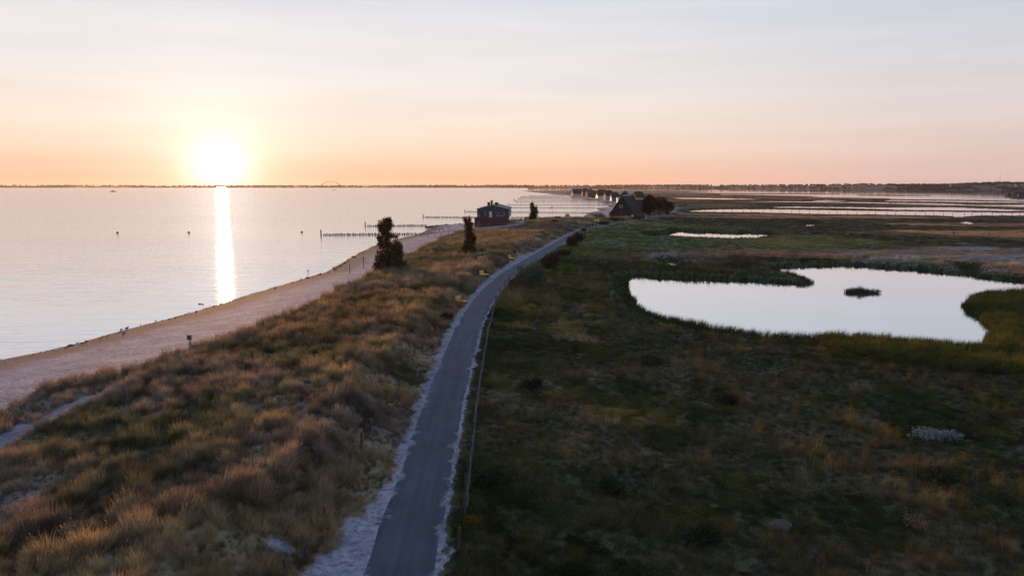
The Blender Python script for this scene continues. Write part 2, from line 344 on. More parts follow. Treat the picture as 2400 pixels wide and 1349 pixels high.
class Field: pass
def field(P, full=True):
    """everything known about the ground at points P: height, sand, vegetation"""
    o = Field(); x, y = P[:, 0], P[:, 1]; d = np.hypot(x, y); o.d = d
    land = sdf(P, LAND)
    for I in (ISLE, ISLE2): land = np.maximum(land, sdf(P, I))
    seash = seg_dist(P, SHORE, False); o.seash = seash
    pond = np.full(len(P), 1e9)
    near_r = d < 6000
    for w in WATERS: pond = np.minimum(pond, -sdf(P, w))
    wob = (fbm(x, y, 3.0, 3, 5) - .5) * np.clip(d / 90, .25, 6)
    o.pond = pond + wob
    o.land = np.minimum(land + wob * .6, o.pond)
    # path
    pd = seg_dist(P, PATHC[::3], False); o.pd = pd
    # side: sign from the nearest heading, by a polygon to the left of the path
    o.left = inside(P, np.vstack([PATHC[::4], np.array([[PATHC[-1, 0] + 60, 1500.], [-3000, 1500.], [-3000, -300.], [PATHC[0, 0], -300.]])]))
    hum = fbm(x, y, 11, 4, 11) - .45; hum2 = fbm(x, y, 3.2, 3, 12) - .5
    footd = sdf(P, BEACH); o.beach = footd + (fbm(x, y, 2.5, 3, 3) - .5) * 1.6
    inl = np.clip(-footd, 0, 60)
    u = inl / (inl + np.maximum(pd - HALF, 0) + .01); crest = np.where(d < 400, np.clip((inl + pd) / 26, .3, 1.0), .4)
    dune = 1.5 + sst(0, 5, inl) * .35 + crest * 2.3 * (sst(.0, .62, u) - sst(.62, 1.0, u)) + sst(0, 9, inl) * 1.5 * hum + .6 * hum2 * sst(0, 4, inl)
    dune = np.minimum(dune, .075 * seash + .05)
    right = .62 + .75 * np.exp(-(pd / 11) ** 2) + .5 * (fbm(x, y, 14, 3, 21) - .5) * sst(2, 12, pd) + .22 * hum2
    wf = sst(280, 460, d); right = right * (1 - wf) + (.20 + .16 * (fbm(x, y, 90, 3, 22) - .5)) * wf
    bl = sst(-1, 1, np.where(o.left, pd, -pd) / 3.0)
    h = right * (1 - bl) + dune * bl
    pw = sst(HALF + .4, HALF + 4.5, pd); h = (Zp - .05) * (1 - pw) + h * pw
    h = np.where(pd < HALF + .25, Zp - .05, h)
    h = np.where(o.land < 8, np.minimum(h, np.where(o.pond < seash, .45, .075) * np.maximum(o.land, -4) + .02), h)
    o.h = h
    # sand
    s = sst(-.4, .6, o.beach) 
    s = np.maximum(s, sst(-.3, .3, sdf(P, FORE) + (fbm(x, y, 3, 2, 8) - .5) * 3))
    nz = (fbm(x, y, 1.1, 3, 31) - .5)
    s = np.maximum(s, sst(.0, .4, sdf(P, VERGE) + nz * 1.2 - .1) * (d < 400))
    s = np.maximum(s, sst(-.2, .25, HALF + .0 - pd + nz * 1.5) * (~o.left) * (d < 260) * .9)
    s = np.maximum(s, sst(-.2, .2, HALF + .08 - pd + nz * .35))
    for i, b in enumerate(BLOW): s = np.maximum(s, sst(-.3, .4, sdf(P, b) + (fbm(x, y, 1.6, 3, 41 + i) - .5) * 1.8))
    s = np.maximum(s, (o.left | (d > 500)) * sst(24, 10, seash + (fbm(x, y, 30, 2, 7) - .5) * 14) * (d > 255))
    o.sand = s
    # vegetation colour: the species that grow there, with some light and shade painted in
    n1 = fbm(x, y, 9, 3, 51); n2 = fbm(x, y, 3.5, 3, 52); n3 = fbm(x, y, 28, 3, 53)
    straw = np.array([.175, .118, .062]); olive = np.array([.060, .066, .026]); plum = np.array([.135, .090, .072]); rust = np.array([.17, .085, .032]); dk = np.array([.030, .030, .016])
    def mixc(c, k, w): return c * (1 - w[:, None]) + k * w[:, None]
    straw = np.array([.29, .215, .118]); plum = np.array([.215, .165, .125]); olive = np.array([.115, .115, .058]); rust = np.array([.25, .15, .075])
    cl = np.tile(straw, (len(P), 1))
    cl = mixc(cl, plum, sst(.42, .62, n1)); cl = mixc(cl, olive, sst(.50, .66, fbm(x, y, 7, 3, 55)) * .85)
    cl = mixc(cl, rust, sst(.55, .7, n3) * .5)
    mead = np.array([.060, .052, .029])
    cr_ = np.tile(mead, (len(P), 1))
    cr_ = mixc(cr_, np.array([.042, .042, .020]), sst(.45, .6, n1)); cr_ = mixc(cr_, np.array([.105, .068, .034]), sst(.56, .68, n2) * .55)
    cr_ = mixc(cr_, np.array([.150, .105, .050]), sst(-4, 5, sdf(P, WARM)) * sst(.4, .58, n2) * .8)  # straw patches, the low sun's warmth on this zone put into their colour
    cr_ = mixc(cr_, dk, sst(.53, .64, n3) * .75)
    cr_ = mixc(cr_, np.array([.075, .085, .034]), sst(-8, 8, sdf(P, GREEN) + (n1 - .5) * 20) * .85)
    fm = sst(120, 300, d)
    farm = np.tile(np.array([.150, .094, .062]), (len(P), 1)); farm = mixc(farm, np.array([.055, .048, .026]), sst(.46, .60, fbm(x, y * .55, 60, 4, 61)))
    stw = np.zeros(len(P))
    for q in STRAW: stw = np.maximum(stw, sst(-15, 15, sdf(P, q)))
    band = sst(.48, .56, fbm(x * .35, y, 26, 3, 63))
    cr2 = mixc(cr_, np.array([.235, .150, .090]), stw * band)
    cr2 = mixc(cr2, np.array([.040, .040, .024]), stw * (1 - band) * .7)
    sil = sst(-10, 10, sdf(P, SILVER))
    cr2 = mixc(cr2, np.array([.165, .115, .090]), sil * sst(.42, .52, fbm(x * .5, y, 16, 3, 64)) * .8)
    cr2 = mixc(cr2, np.array([.155, .170, .180]), sil * sst(.53, .62, fbm(x * .5, y, 12, 4, 65)) * .9)
    cr2 = mixc(cr2, np.array([.115, .105, .028]), sst(-3, 4, sdf(P, REEDY)) * sst(.35, .6, n1))
    cr2 = mixc(cr2, np.array([.026, .034, .014]), sst(3.5, .5, o.pond) * (d < 300))
    cr2 = mixc(cr2, farm, sst(420, 620, d))
    cr2 = mixc(cr2, np.array([.026, .024, .014]), sst(26, 4, o.pond) * sst(280, 400, d) * .9)  # far channel banks: shade of the bank side painted in as a dark band
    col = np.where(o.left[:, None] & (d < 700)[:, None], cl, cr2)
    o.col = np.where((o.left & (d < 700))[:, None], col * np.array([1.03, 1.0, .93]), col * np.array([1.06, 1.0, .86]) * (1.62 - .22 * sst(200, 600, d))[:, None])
    return o

# ------------------------------------------------------------------ ground sheet
def make_ground():
    fine = np.radians(np.linspace(-52, 52, 471)); coarse = np.radians(np.linspace(52, 308, 41))[1:-1]
    az = np.r_[fine, coarse]; K = len(az)
    r = [2.0, 5.0, 9.0]
    while r[-1] < 3000: r.append(r[-1] * 1.0085)
    r = np.array(r); R, A = np.meshgrid(r, az, indexing='ij')
    X = R * np.sin(A); Y = R * np.cos(A); P = np.c_[X.ravel(), Y.ravel()]
    f = field(P)
    V = np.c_[P, f.h]; n = len(r)
    i = np.arange(n - 1)[:, None] * K; j = np.arange(K)[None]; j2 = (j + 1) % K
    F = np.stack([i + j, i + K + j, i + K + j2, i + j2], -1).reshape(-1, 4)
    # drop what lies deep under the water
    keep = f.h[F].max(1) > -.6
    F = F[keep]; used = np.unique(F); mp_ = np.full(len(V), -1); mp_[used] = np.arange(len(used)); F = mp_[F][:, ::-1]; V = V[used]
    me = np_mesh('ground', V, F, None, True)
    a = me.attributes.new('sand', 'FLOAT', 'POINT'); a.data.foreach_set('value', f.sand[used].astype(np.float32))
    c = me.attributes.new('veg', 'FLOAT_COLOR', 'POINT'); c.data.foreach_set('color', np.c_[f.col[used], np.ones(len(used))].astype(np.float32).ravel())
    w = me.attributes.new('wet', 'FLOAT', 'POINT'); w.data.foreach_set('value', (sst(6.5, 2.2, np.minimum(f.seash, np.maximum(f.land, 0)))[used]).astype(np.float32))
    m, t, out = shader('ground')
    b = t.nodes.new('ShaderNodeBsdfPrincipled'); b.inputs['Roughness'].default_value = .9; b.inputs['Specular IOR Level'].default_value = .2
    def at(n_):
        q = t.nodes.new('ShaderNodeAttribute'); q.attribute_name = n_; return q
    g = t.nodes.new('ShaderNodeNewGeometry')
    def noise(s, det=5, rough=.6):
        q = t.nodes.new('ShaderNodeTexNoise'); q.inputs['Scale'].default_value = s; q.inputs['Detail'].default_value = det; q.inputs['Roughness'].default_value = rough; t.links.new(g.outputs['Position'], q.inputs[0]); return q.outputs[0]
    def mrn(src, a0, a1, b0, b1):
        q = t.nodes.new('ShaderNodeMapRange'); t.links.new(src, q.inputs[0])
        for k_, v_ in enumerate((a0, a1, b0, b1)): q.inputs[k_ + 1].default_value = v_
        return q.outputs[0]
    def mixn(fac, A_, B_):
        q = t.nodes.new('ShaderNodeMix'); q.data_type = 'RGBA'; t.links.new(fac, q.inputs[0]) if hasattr(fac, 'node') else None
        for s_, i_ in ((A_, 6), (B_, 7)):
            if hasattr(s_, 'node'): t.links.new(s_, q.inputs[i_])
            else: q.inputs[i_].default_value = (*s_, 1)
        return q.outputs[2]
    def scl(v, k):
        q = t.nodes.new('ShaderNodeVectorMath'); q.operation = 'SCALE'; t.links.new(v, q.inputs[0]); t.links.new(k, q.inputs['Scale']); return q.outputs[0]
    veg = scl(at('veg').outputs['Color'], mrn(noise(1.2, 6, .7), .3, .7, .5, 1.35))
    sandc = mixn(mrn(noise(.35, 6), .35, .65, 0, 1), (.375, .338, .352), (.225, .20, .215))
    sandc = scl(sandc, mrn(noise(3.2, 5, .75), .3, .7, .45, 1.4))
    # drift of dark seaweed and pebbles
    sandc = mixn(mrn(noise(1.3, 6, .8), .55, .61, 0, .75), sandc, (.07, .05, .045))
    sandc = mixn(mrn(at('wet').outputs['Fac'], 0, 1, 0, .88), sandc, (.135, .08, .058))
    sf = t.nodes.new('ShaderNodeMath'); sf.operation = 'ADD'; t.links.new(at('sand').outputs['Fac'], sf.inputs[0]); t.links.new(mrn(noise(2.2, 5), .3, .7, -.35, .35), sf.inputs[1])
    col = mixn(mrn(sf.outputs[0], .4, .6, 0, 1), veg, sandc)
    t.links.new(col, b.inputs['Base Color'])
    bp = t.nodes.new('ShaderNodeBump'); bp.inputs['Strength'].default_value = 1.0; bp.inputs['Distance'].default_value = .16
    t.links.new(noise(3.2, 4, .6), bp.inputs['Height']); t.links.new(bp.outputs[0], b.inputs['Normal'])
    t.links.new(b.outputs[0], out.inputs[0]); me.materials.append(m)
    o = link_mesh('ground', me); tag(o, 'dune, beach and salt marsh ground', None, None, 'structure')
make_ground()

# ------------------------------------------------------------------ path
def make_path():
    K = 13; u = np.linspace(-1, 1, K); n = len(PATHC)
    jl = (fbm(PATHC[:, 0], PATHC[:, 1], 2.5, 3, 71) - .5) * .28; jr = (fbm(PATHC[:, 0], PATHC[:, 1], 2.5, 3, 72) - .5) * .28
    hl = HALF + jl; hr = HALF + jr
    off = np.where(u[None] < 0, u[None] * hl[:, None], u[None] * hr[:, None])
    P = PATHC[:, None] + PNRM[:, None] * off[..., None]
    Z = Zp - .035 * np.abs(u[None]) ** 2 + np.zeros((n, K))
    Z[:, 0] -= .06; Z[:, -1] -= .06
    V = np.concatenate([P, Z[..., None]], -1).reshape(-1, 3)
    i = np.arange(n - 1)[:, None] * K; j = np.arange(K - 1)[None]
    F = np.stack([i + j, i + j + 1, i + K + j + 1, i + K + j], -1).reshape(-1, 4)
    me = np_mesh('path', V, F, None, True)
    a = me.attributes.new('across', 'FLOAT', 'POINT'); a.data.foreach_set('value', np.tile(u, n).astype(np.float32))
    s = np.r_[0, np.cumsum(np.hypot(*np.diff(PATHC, axis=0).T))]
    a = me.attributes.new('along', 'FLOAT', 'POINT'); a.data.foreach_set('value', np.repeat(s, K).astype(np.float32))
    m, t, out = shader('asphalt')
    b = t.nodes.new('ShaderNodeBsdfPrincipled'); b.inputs['Roughness'].default_value = .75; b.inputs['Specular IOR Level'].default_value = .35
    g = t.nodes.new('ShaderNodeNewGeometry')
    ac = t.nodes.new('ShaderNodeAttribute'); ac.attribute_name = 'across'; al = t.nodes.new('ShaderNodeAttribute'); al.attribute_name = 'along'
    cx = t.nodes.new('ShaderNodeCombineXYZ'); t.links.new(ac.outputs['Fac'], cx.inputs[0]); t.links.new(al.outputs['Fac'], cx.inputs[1])
    def noise(vec, s_, det=5, r_=.6, scv=None):
        q = t.nodes.new('ShaderNodeTexNoise'); q.inputs['Scale'].default_value = s_; q.inputs['Detail'].default_value = det; q.inputs['Roughness'].default_value = r_
        if scv:
            mm = t.nodes.new('ShaderNodeMapping'); mm.inputs['Scale'].default_value = scv; t.links.new(vec, mm.inputs[0]); vec = mm.outputs[0]
        t.links.new(vec, q.inputs[0]); return q.outputs[0]
    def mrn(src, a0, a1, b0, b1):
        q = t.nodes.new('ShaderNodeMapRange'); t.links.new(src, q.inputs[0])
        for k_, v_ in enumerate((a0, a1, b0, b1)): q.inputs[k_ + 1].default_value = v_
        return q.outputs[0]
    def math_(op, a_, b_):
        q = t.nodes.new('ShaderNodeMath'); q.operation = op
        for s_, i_ in ((a_, 0), (b_, 1)):
            if hasattr(s_, 'node'): t.links.new(s_, q.inputs[i_])
            else: q.inputs[i_].default_value = s_
        return q.outputs[0]
    streak = noise(cx.outputs[0], 1, 4, .6, (3.2, .05, 1)); patch = noise(g.outputs['Position'], .55, 5); grain = noise(g.outputs['Position'], 45, 2)
    v = math_('MULTIPLY', mrn(streak, .3, .7, .66, 1.38), mrn(patch, .3, .7, .74, 1.26)); v = math_('MULTIPLY', v, mrn(grain, .3, .7, .8, 1.2))
    # cross joints every 11 m or so
    w = math_('FRACT', math_('DIVIDE', math_('ADD', al.outputs['Fac'], mrn(patch, 0, 1, -.3, .3)), 11.3), 0.0)
    v = math_('MULTIPLY', v, mrn(w, 0, .006, .55, 1))
    s = t.nodes.new('ShaderNodeVectorMath'); s.operation = 'SCALE'; s.inputs[0].default_value = (.046, .050, .060); t.links.new(v, s.inputs['Scale'])
    ed = math_('ABSOLUTE', ac.outputs['Fac'], 0.0)
    en = math_('ADD', ed, mrn(noise(g.outputs['Position'], .6, 6, .7), .3, .7, -.3, .38))
    mx = t.nodes.new('ShaderNodeMix'); mx.data_type = 'RGBA'; t.links.new(mrn(en, .86, 1.10, 0, .9), mx.inputs[0]); t.links.new(s.outputs[0], mx.inputs[6]); mx.inputs[7].default_value = (.30, .27, .27, 1)
    t.links.new(mx.outputs[2], b.inputs['Base Color'])
    bp = t.nodes.new('ShaderNodeBump'); bp.inputs['Strength'].default_value = .3; bp.inputs['Distance'].default_value = .01; t.links.new(grain, bp.inputs['Height']); t.links.new(bp.outputs[0], b.inputs['Normal'])
    t.links.new(b.outputs[0], out.inputs[0]); me.materials.append(m)
    tag(link_mesh('path', me), 'grey asphalt path along the dune', None, None, 'structure')
make_path()

# ------------------------------------------------------------------ water
def water_mat(name, bump, rough, wave, aniso=0.0, gloss=.9):
    m, t, out = shader(name)
    g = t.nodes.new('ShaderNodeNewGeometry')
    mm = t.nodes.new('ShaderNodeMapping'); mm.inputs['Rotation'].default_value = (0, 0, .25); mm.inputs['Scale'].default_value = (.2, 1, 1); t.links.new(g.outputs['Position'], mm.inputs[0])
    n1 = t.nodes.new('ShaderNodeTexNoise'); n1.inputs['Scale'].default_value = wave; n1.inputs['Detail'].default_value = 4; n1.inputs['Roughness'].default_value = .55; t.links.new(mm.outputs[0], n1.inputs[0])
    n2 = t.nodes.new('ShaderNodeTexNoise'); n2.inputs['Scale'].default_value = .02; n2.inputs['Detail'].default_value = 3; t.links.new(mm.outputs[0], n2.inputs[0])
    r = t.nodes.new('ShaderNodeMapRange'); r.inputs[1].default_value = .35; r.inputs[2].default_value = .65; r.inputs[3].default_value = .45; r.inputs[4].default_value = 1.2; t.links.new(n2.outputs[0], r.inputs[0])
    sm = t.nodes.new('ShaderNodeMath'); sm.operation = 'MULTIPLY'; t.links.new(r.outputs[0], sm.inputs[0]); sm.inputs[1].default_value = bump
    bp = t.nodes.new('ShaderNodeBump'); bp.inputs['Distance'].default_value = .25; t.links.new(sm.outputs[0], bp.inputs['Strength']); t.links.new(n1.outputs[0], bp.inputs['Height'])
    gl = t.nodes.new('ShaderNodeBsdfAnisotropic'); gl.inputs['Color'].default_value = (*(gloss * np.array([.97, 1.0, 1.06])), 1); gl.inputs['Roughness'].default_value = rough; gl.inputs['Anisotropy'].default_value = aniso; t.links.new(bp.outputs[0], gl.inputs['Normal'])
    tv = t.nodes.new('ShaderNodeCombineXYZ'); tv.inputs[0].default_value = math.cos(SUN_AZ); tv.inputs[1].default_value = -math.sin(SUN_AZ); t.links.new(tv.outputs[0], gl.inputs['Tangent'])
    df = t.nodes.new('ShaderNodeBsdfDiffuse'); df.inputs[0].default_value = (.22, .24, .28, 1)
    lw = t.nodes.new('ShaderNodeLayerWeight'); lw.inputs['Blend'].default_value = .5
    r2 = t.nodes.new('ShaderNodeMapRange'); r2.inputs[1].default_value = .3; r2.inputs[2].default_value = .9; r2.inputs[3].default_value = .55; r2.inputs[4].default_value = 1; t.links.new(lw.outputs['Facing'], r2.inputs[0])
    mx = t.nodes.new('ShaderNodeMixShader'); t.links.new(r2.outputs[0], mx.inputs[0]); t.links.new(df.outputs[0], mx.inputs[1]); t.links.new(gl.outputs[0], mx.inputs[2]); t.links.new(mx.outputs[0], out.inputs[0])
    return m
tip = SHORE[-1]
split = [np.array([10., -14000.]), np.array([10., 0.])] + [p for p in PATHC[::25]] + [np.array(G(1600, 480)), np.array(G(1500, 455)), np.array([tip[0] + 60, tip[1] - 10]), tip + np.array([25., 30.])]
sp2 = [(float(a), float(b), 0.) for a, b in split]
Rw = 13500.
mb = MB(); 
sea_pts = [(10., -Rw, 0)] + sp2[1:] + [(tip[0] + 260, Rw, 0.), (-Rw, Rw, 0.), (-Rw, -Rw, 0.)]
lag_pts = [(10., -Rw, 0)] + sp2[1:] + [(tip[0] + 260, Rw, 0.), (Rw, Rw, 0.), (Rw, -Rw, 0.)]
def flat(name, pts, m, label):
    bm = bmesh.new(); vs = [bm.verts.new(p) for p in pts]; bm.faces.new(vs); bmesh.ops.triangulate(bm, faces=bm.faces[:])
    for f_ in bm.faces:
        f_.normal_update()
        if f_.normal.z < 0: f_.normal_flip()
    me = bpy.data.meshes.new(name); bm.to_mesh(me); bm.free(); me.materials.append(m); tag(link_mesh(name, me), label, None, None, 'structure')
flat('sea', sea_pts, water_mat('sea_water', 1.15, .08, .42, .6, .80), 'calm sea to the left of the beach')
flat('lagoon_water', lag_pts, water_mat('lagoon_water', .05, .03, .5, 0, .82), 'still water of lagoon, channels and pond')

# ------------------------------------------------------------------ far shore
def pxdir(px): return math.atan2(px - 1200.0, FPX * math.cos(PITCH))
BASE_PX = [(-1500,440.5),(0,440),(1000,440),(1500,441),(1690,442),(1900,444.2),(2000,445),(2200,446.3),(2400,447.2),(3200,449)]
TOP_PX = [(-1500,432.4),(0,432.8),(250,433.6),(500,434.2),(700,434.2),(900,434.2),(1000,433.2),(1150,433.0),(1300,433.6),(1420,433),(1560,432.4),(1690,432.8),(1800,432),(1900,431.4),(1985,429.6),(2050,430.5),(2190,430.8),(2240,428.6),(2270,427),(2330,426),(2400,427.5),(2600,426),(3200,424)]
TREE_H = [(-1500,13),(1000,13),(1700,12),(2000,9),(3200,9)]
def interp(tab, x): return np.interp(x, [a for a, b in tab], [b for a, b in tab])
def far_fields(px, s):
    """px along the shore, s in 0..1 from the waterline inland -> x, y, z"""
    yb = interp(BASE_PX, px); db = H * FPX / (yb - 436.5); dep = np.where(px < 1500, 1500., np.interp(px, [1500, 2000, 2400], [1500, 1150, 900])); dd = db + s * dep
    top = interp(TOP_PX, px); ht = H + (db + dep) * (436.5 - top) / FPX - interp(TREE_H, px) * .85
    ht = np.maximum(ht, 3.5); prof = np.where(s < .06, s / .06 * .12, .12 + .88 * sst(.0, 1.0, (s - .06) / .9))
    z = ht * prof; a = np.arctan2(px - 1200.0, FPX * math.cos(PITCH)); yy = dd
    return yy * np.tan(a), yy, z
def make_far():
    px = np.arange(-1500, 3200, 9.0); s = np.r_[-.02, 0, .03, .06, np.linspace(.1, 1, 16), 1.3]
    PX, S = np.meshgrid(px, s, indexing='ij'); X, Y, Z = far_fields(PX, np.clip(S, 0, 1.3)); Z = np.where(S < 0, -1.5, Z); Z = np.where(S > 1.2, -2, Z)
    V = np.stack([X, Y, Z], -1).reshape(-1, 3); n = len(px); K = len(s); i = np.arange(n - 1)[:, None] * K; j = np.arange(K - 1)[None]
    F = np.stack([i + j, i + K + j, i + K + j + 1, i + j + 1], -1).reshape(-1, 4)
    me = np_mesh('far_shore', V, F, None, True)
    m, t, out = shader('far_fields'); b = t.nodes.new('ShaderNodeBsdfPrincipled'); b.inputs['Roughness'].default_value = .95; b.inputs['Specular IOR Level'].default_value = .1
    g = t.nodes.new('ShaderNodeNewGeometry'); v = t.nodes.new('ShaderNodeTexVoronoi'); v.inputs['Scale'].default_value = .0045; t.links.new(g.outputs['Position'], v.inputs[0])
    r = t.nodes.new('ShaderNodeValToRGB'); r.color_ramp.interpolation = 'CONSTANT'; e = r.color_ramp.elements; e[0].color = (.095, .07, .05, 1); e[1].position = .45; e[1].color = (.04, .04, .025, 1)
    q = e.new(.7); q.color = (.12, .09, .06, 1)
    t.links.new(v.outputs['Color'], r.inputs[0]); t.links.new(r.outputs[0], b.inputs['Base Color']); t.links.new(b.outputs[0], out.inputs[0]); me.materials.append(m)
    tag(link_mesh('far_shore', me), 'low far shore and hill across the water', None, None, 'structure')
    # woods and hedgerows
    ico = bmesh.new(); bmesh.ops.create_icosphere(ico, subdivisions=2, radius=1); iv = np.array([v_.co[:] for v_ in ico.verts]); ifc = np.array([[v_.index for v_ in f_.verts] for f_ in ico.faces]); ico.free()
    def woods(name, label, n, lo, hi, sz):
        px_ = RNG.uniform(lo, hi, n * 5); s_ = RNG.uniform(.02, 1.0, n * 5)
        x, y, z = far_fields(px_, s_)
        dens = fbm(x, y, 420, 3, 81); top = sst(.80, .96, s_)
        hedge = np.abs(((x * .8 + y * .6) / 260) % 1 - .5) < .045
        wood = np.where(px_ > 2060, (dens > .40) & ~((px_ > 2195) & (px_ < 2335) & (s_ < .22)), dens > .60)
        p_ = np.where(wood, 1.0, np.where(hedge, .5, .015)); p_ = np.maximum(p_, top * (.35 + .65 * (fbm(px_, px_ * 0, 60, 3, 83) > .50)))
        p_ = np.where((px_ > 1990) & (px_ < 2085) & (s_ < .7) & (s_ > .15), .02, p_)
        k = np.where(RNG.random(n * 5) < p_)[0][:n]
        px_, s_, x, y, z = px_[k], s_[k], x[k], y[k], z[k]; m_ = len(k)
        th = interp(TREE_H, px_) * RNG.uniform(.4, 1.0, m_); r_ = interp(TREE_H, px_) * RNG.uniform(.45, 1.0, m_)
        jit = 1 + RNG.normal(0, .16, (m_, len(iv), 1))
        Vv = iv[None] * jit * np.c_[r_, r_, th * .55][:, None] + np.c_[x, y, z + th * .48][:, None]
        Ff = ifc[None] + (np.arange(m_) * len(iv))[:, None, None]
        me_ = np_mesh(name, Vv.reshape(-1, 3), Ff.reshape(-1, 3), mat('far_foliage', (.024, .025, .018), .95, .3, .02, spec=.05))
        tag(link_mesh(name, me_), label, None, None, 'stuff')
    woods('far_woodland', 'distant woods and hedgerows along the far shore', 2600, -500, 1700, 12)
    woods('hillside_woodland', 'dark woods on the hill across the lagoon at right', 2600, 1700, 2950, 9)
make_far()

# ------------------------------------------------------------------ haze
hb = MB().box((0, 4500, 45), (29000, 19000, 100))
m, t, out = shader('haze_air'); pv = t.nodes.new('ShaderNodeVolumePrincipled'); pv.inputs['Color'].default_value = (.92, .86, .84, 1); pv.inputs['Density'].default_value = 2.3e-5; pv.inputs['Anisotropy'].default_value = .45
t.links.new(pv.outputs[0], out.inputs['Volume'])
try: m.cycles.homogeneous_volume = True; m.cycles.volume_sampling = 'DISTANCE'
except Exception: pass
tag(hb.build('haze', m), 'thin morning haze over water and marsh', None, None, 'stuff')
# the haze floor must stay below the water
# ------------------------------------------------------------------ grass, herbs, reeds: thousands of instanced tufts
def blades(n, hmin, hmax, spread, w, lean, curve, seg=3, rng=RNG):
    """a tuft of thin bent blades"""
    V = []; F = []
    for i in range(n):
        a = rng.uniform(0, 2 * PI); r = spread * math.sqrt(rng.random()); bx, by = r * math.cos(a), r * math.sin(a)
        hgt = rng.uniform(hmin, hmax); out = a + rng.normal(0, .5); tl = rng.uniform(.12, .5) * curve
        dx, dy = math.cos(out) * tl + lean[0], math.sin(out) * tl + lean[1]
        s = rng.uniform(0, 2 * PI); wx, wy = math.cos(s) * w / 2, math.sin(s) * w / 2; n0 = len(V)
        for k in range(seg):
            q = k / seg; ww = 1 - q * .6; px = bx + dx * hgt * q ** 1.8; py = by + dy * hgt * q ** 1.8; pz = hgt * q * (1 - .25 * tl * q)
            V += [(px - wx * ww, py - wy * ww, pz), (px + wx * ww, py + wy * ww, pz)]
        V.append((bx + dx * hgt, by + dy * hgt, hgt * (1 - .25 * tl)))
        for k in range(seg - 1): F += [(n0 + 2 * k, n0 + 2 * k + 1, n0 + 2 * k + 3), (n0 + 2 * k, n0 + 2 * k + 3, n0 + 2 * k + 2)]
        e = n0 + 2 * (seg - 1); F.append((e, e + 1, e + 2))
    return np.array(V), np.array(F)
def leaves(C, size, rng=RNG, flat=.0):
    """small leaf faces (two triangles, slightly folded) at the points C"""
    n = len(C); size = np.broadcast_to(np.asarray(size, float), (n,)) * rng.uniform(.6, 1.3, n)
    nrm = rng.normal(0, 1, (n, 3)); nrm[:, 2] += flat; nrm /= np.linalg.norm(nrm, axis=1)[:, None]
    u = np.cross(nrm, rng.normal(0, 1, (n, 3))); u /= np.linalg.norm(u, axis=1)[:, None] + 1e-9; v = np.cross(nrm, u)
    s = size[:, None]
    V = np.stack([C - u * s * .5, C + v * s * .3 + nrm * s * .06, C + u * s * .5, C - v * s * .3 + nrm * s * .06], 1).reshape(-1, 3)
    b = np.arange(n)[:, None] * 4
    F = np.concatenate([b + [0, 1, 2], b + [0, 2, 3]], 1).reshape(-1, 3)
    return V, F
def proto(name, VF, m):
    return bpy.data.objects.new(name, np_mesh(name, VF[0], VF[1], m))
def join(*vf):
    V = []; F = []; n = 0
    for v, f in vf: V.append(v); F.append(f + n); n += len(v)
    return np.concatenate(V), np.concatenate(F)
M_blade = leafmat('grass_blades', (0, 0, 0), .45, .45, 'tint')
M_herb = leafmat('herb_leaves', (0, 0, 0), .3, .45, 'tint')
def scatter(name, label, P, Z, scale, tint, idx, protos, tilt=.12, rng=RNG):
    n = len(P); me = bpy.data.meshes.new(name); me.vertices.add(n); me.vertices.foreach_set('co', np.c_[P, Z].astype(np.float32).ravel())
    rot = np.c_[rng.normal(0, tilt, n), rng.normal(0, tilt, n), rng.uniform(-.6, .6, n)]
    for nm, ty, key, dat in (('rot', 'FLOAT_VECTOR', 'vector', rot), ('scl', 'FLOAT_VECTOR', 'vector', scale), ('tint', 'FLOAT_COLOR', 'color', np.c_[tint, np.ones(n)])):
        a = me.attributes.new(nm, ty, 'POINT'); a.data.foreach_set(key, np.asarray(dat, np.float32).ravel())
    a = me.attributes.new('idx', 'INT', 'POINT'); a.data.foreach_set('value', np.asarray(idx, np.int32))
    o = link_mesh(name, me); tag(o, label, None, None, 'stuff')
    ng = bpy.data.node_groups.new(name, 'GeometryNodeTree')
    ng.interface.new_socket('Geometry', in_out='INPUT', socket_type='NodeSocketGeometry'); ng.interface.new_socket('Geometry', in_out='OUTPUT', socket_type='NodeSocketGeometry')
    A = ng.nodes.new; gi = A('NodeGroupInput'); go = A('NodeGroupOutput'); ip = A('GeometryNodeInstanceOnPoints'); jg = A('GeometryNodeJoinGeometry')
    for p in reversed(protos):
        oi = A('GeometryNodeObjectInfo'); oi.inputs['Object'].default_value = p; oi.inputs['As Instance'].default_value = True; ng.links.new(oi.outputs['Geometry'], jg.inputs[0])
    def na(nm, ty):
        q = A('GeometryNodeInputNamedAttribute'); q.data_type = ty; q.inputs[0].default_value = nm; return q.outputs[0]
    ng.links.new(gi.outputs[0], ip.inputs['Points']); ng.links.new(jg.outputs[0], ip.inputs['Instance']); ip.inputs['Pick Instance'].default_value = True
    ng.links.new(na('idx', 'INT'), ip.inputs['Instance Index']); 
    e2r = A('FunctionNodeEulerToRotation'); ng.links.new(na('rot', 'FLOAT_VECTOR'), e2r.inputs[0]); ng.links.new(e2r.outputs[0], ip.inputs['Rotation'])
    ng.links.new(na('scl', 'FLOAT_VECTOR'), ip.inputs['Scale']); ng.links.new(ip.outputs[0], go.inputs[0])
    md = o.modifiers.new('scatter', 'NODES'); md.node_group = ng
    return o
LEAN = (.20, -.06)
PR_MARRAM = [proto('marram_tuft', blades(58, .45, .95, .22, .013, LEAN, 1.0), M_blade), proto('marram_tuft', blades(50, .35, .80, .26, .014, (.28, -.02), 1.2), M_blade),
             proto('marram_tuft', blades(64, .5, 1.05, .18, .012, (.12, -.1), .8), M_blade), proto('marram_tuft', blades(44, .3, .6, .30, .014, (.3, .05), 1.4), M_blade)]
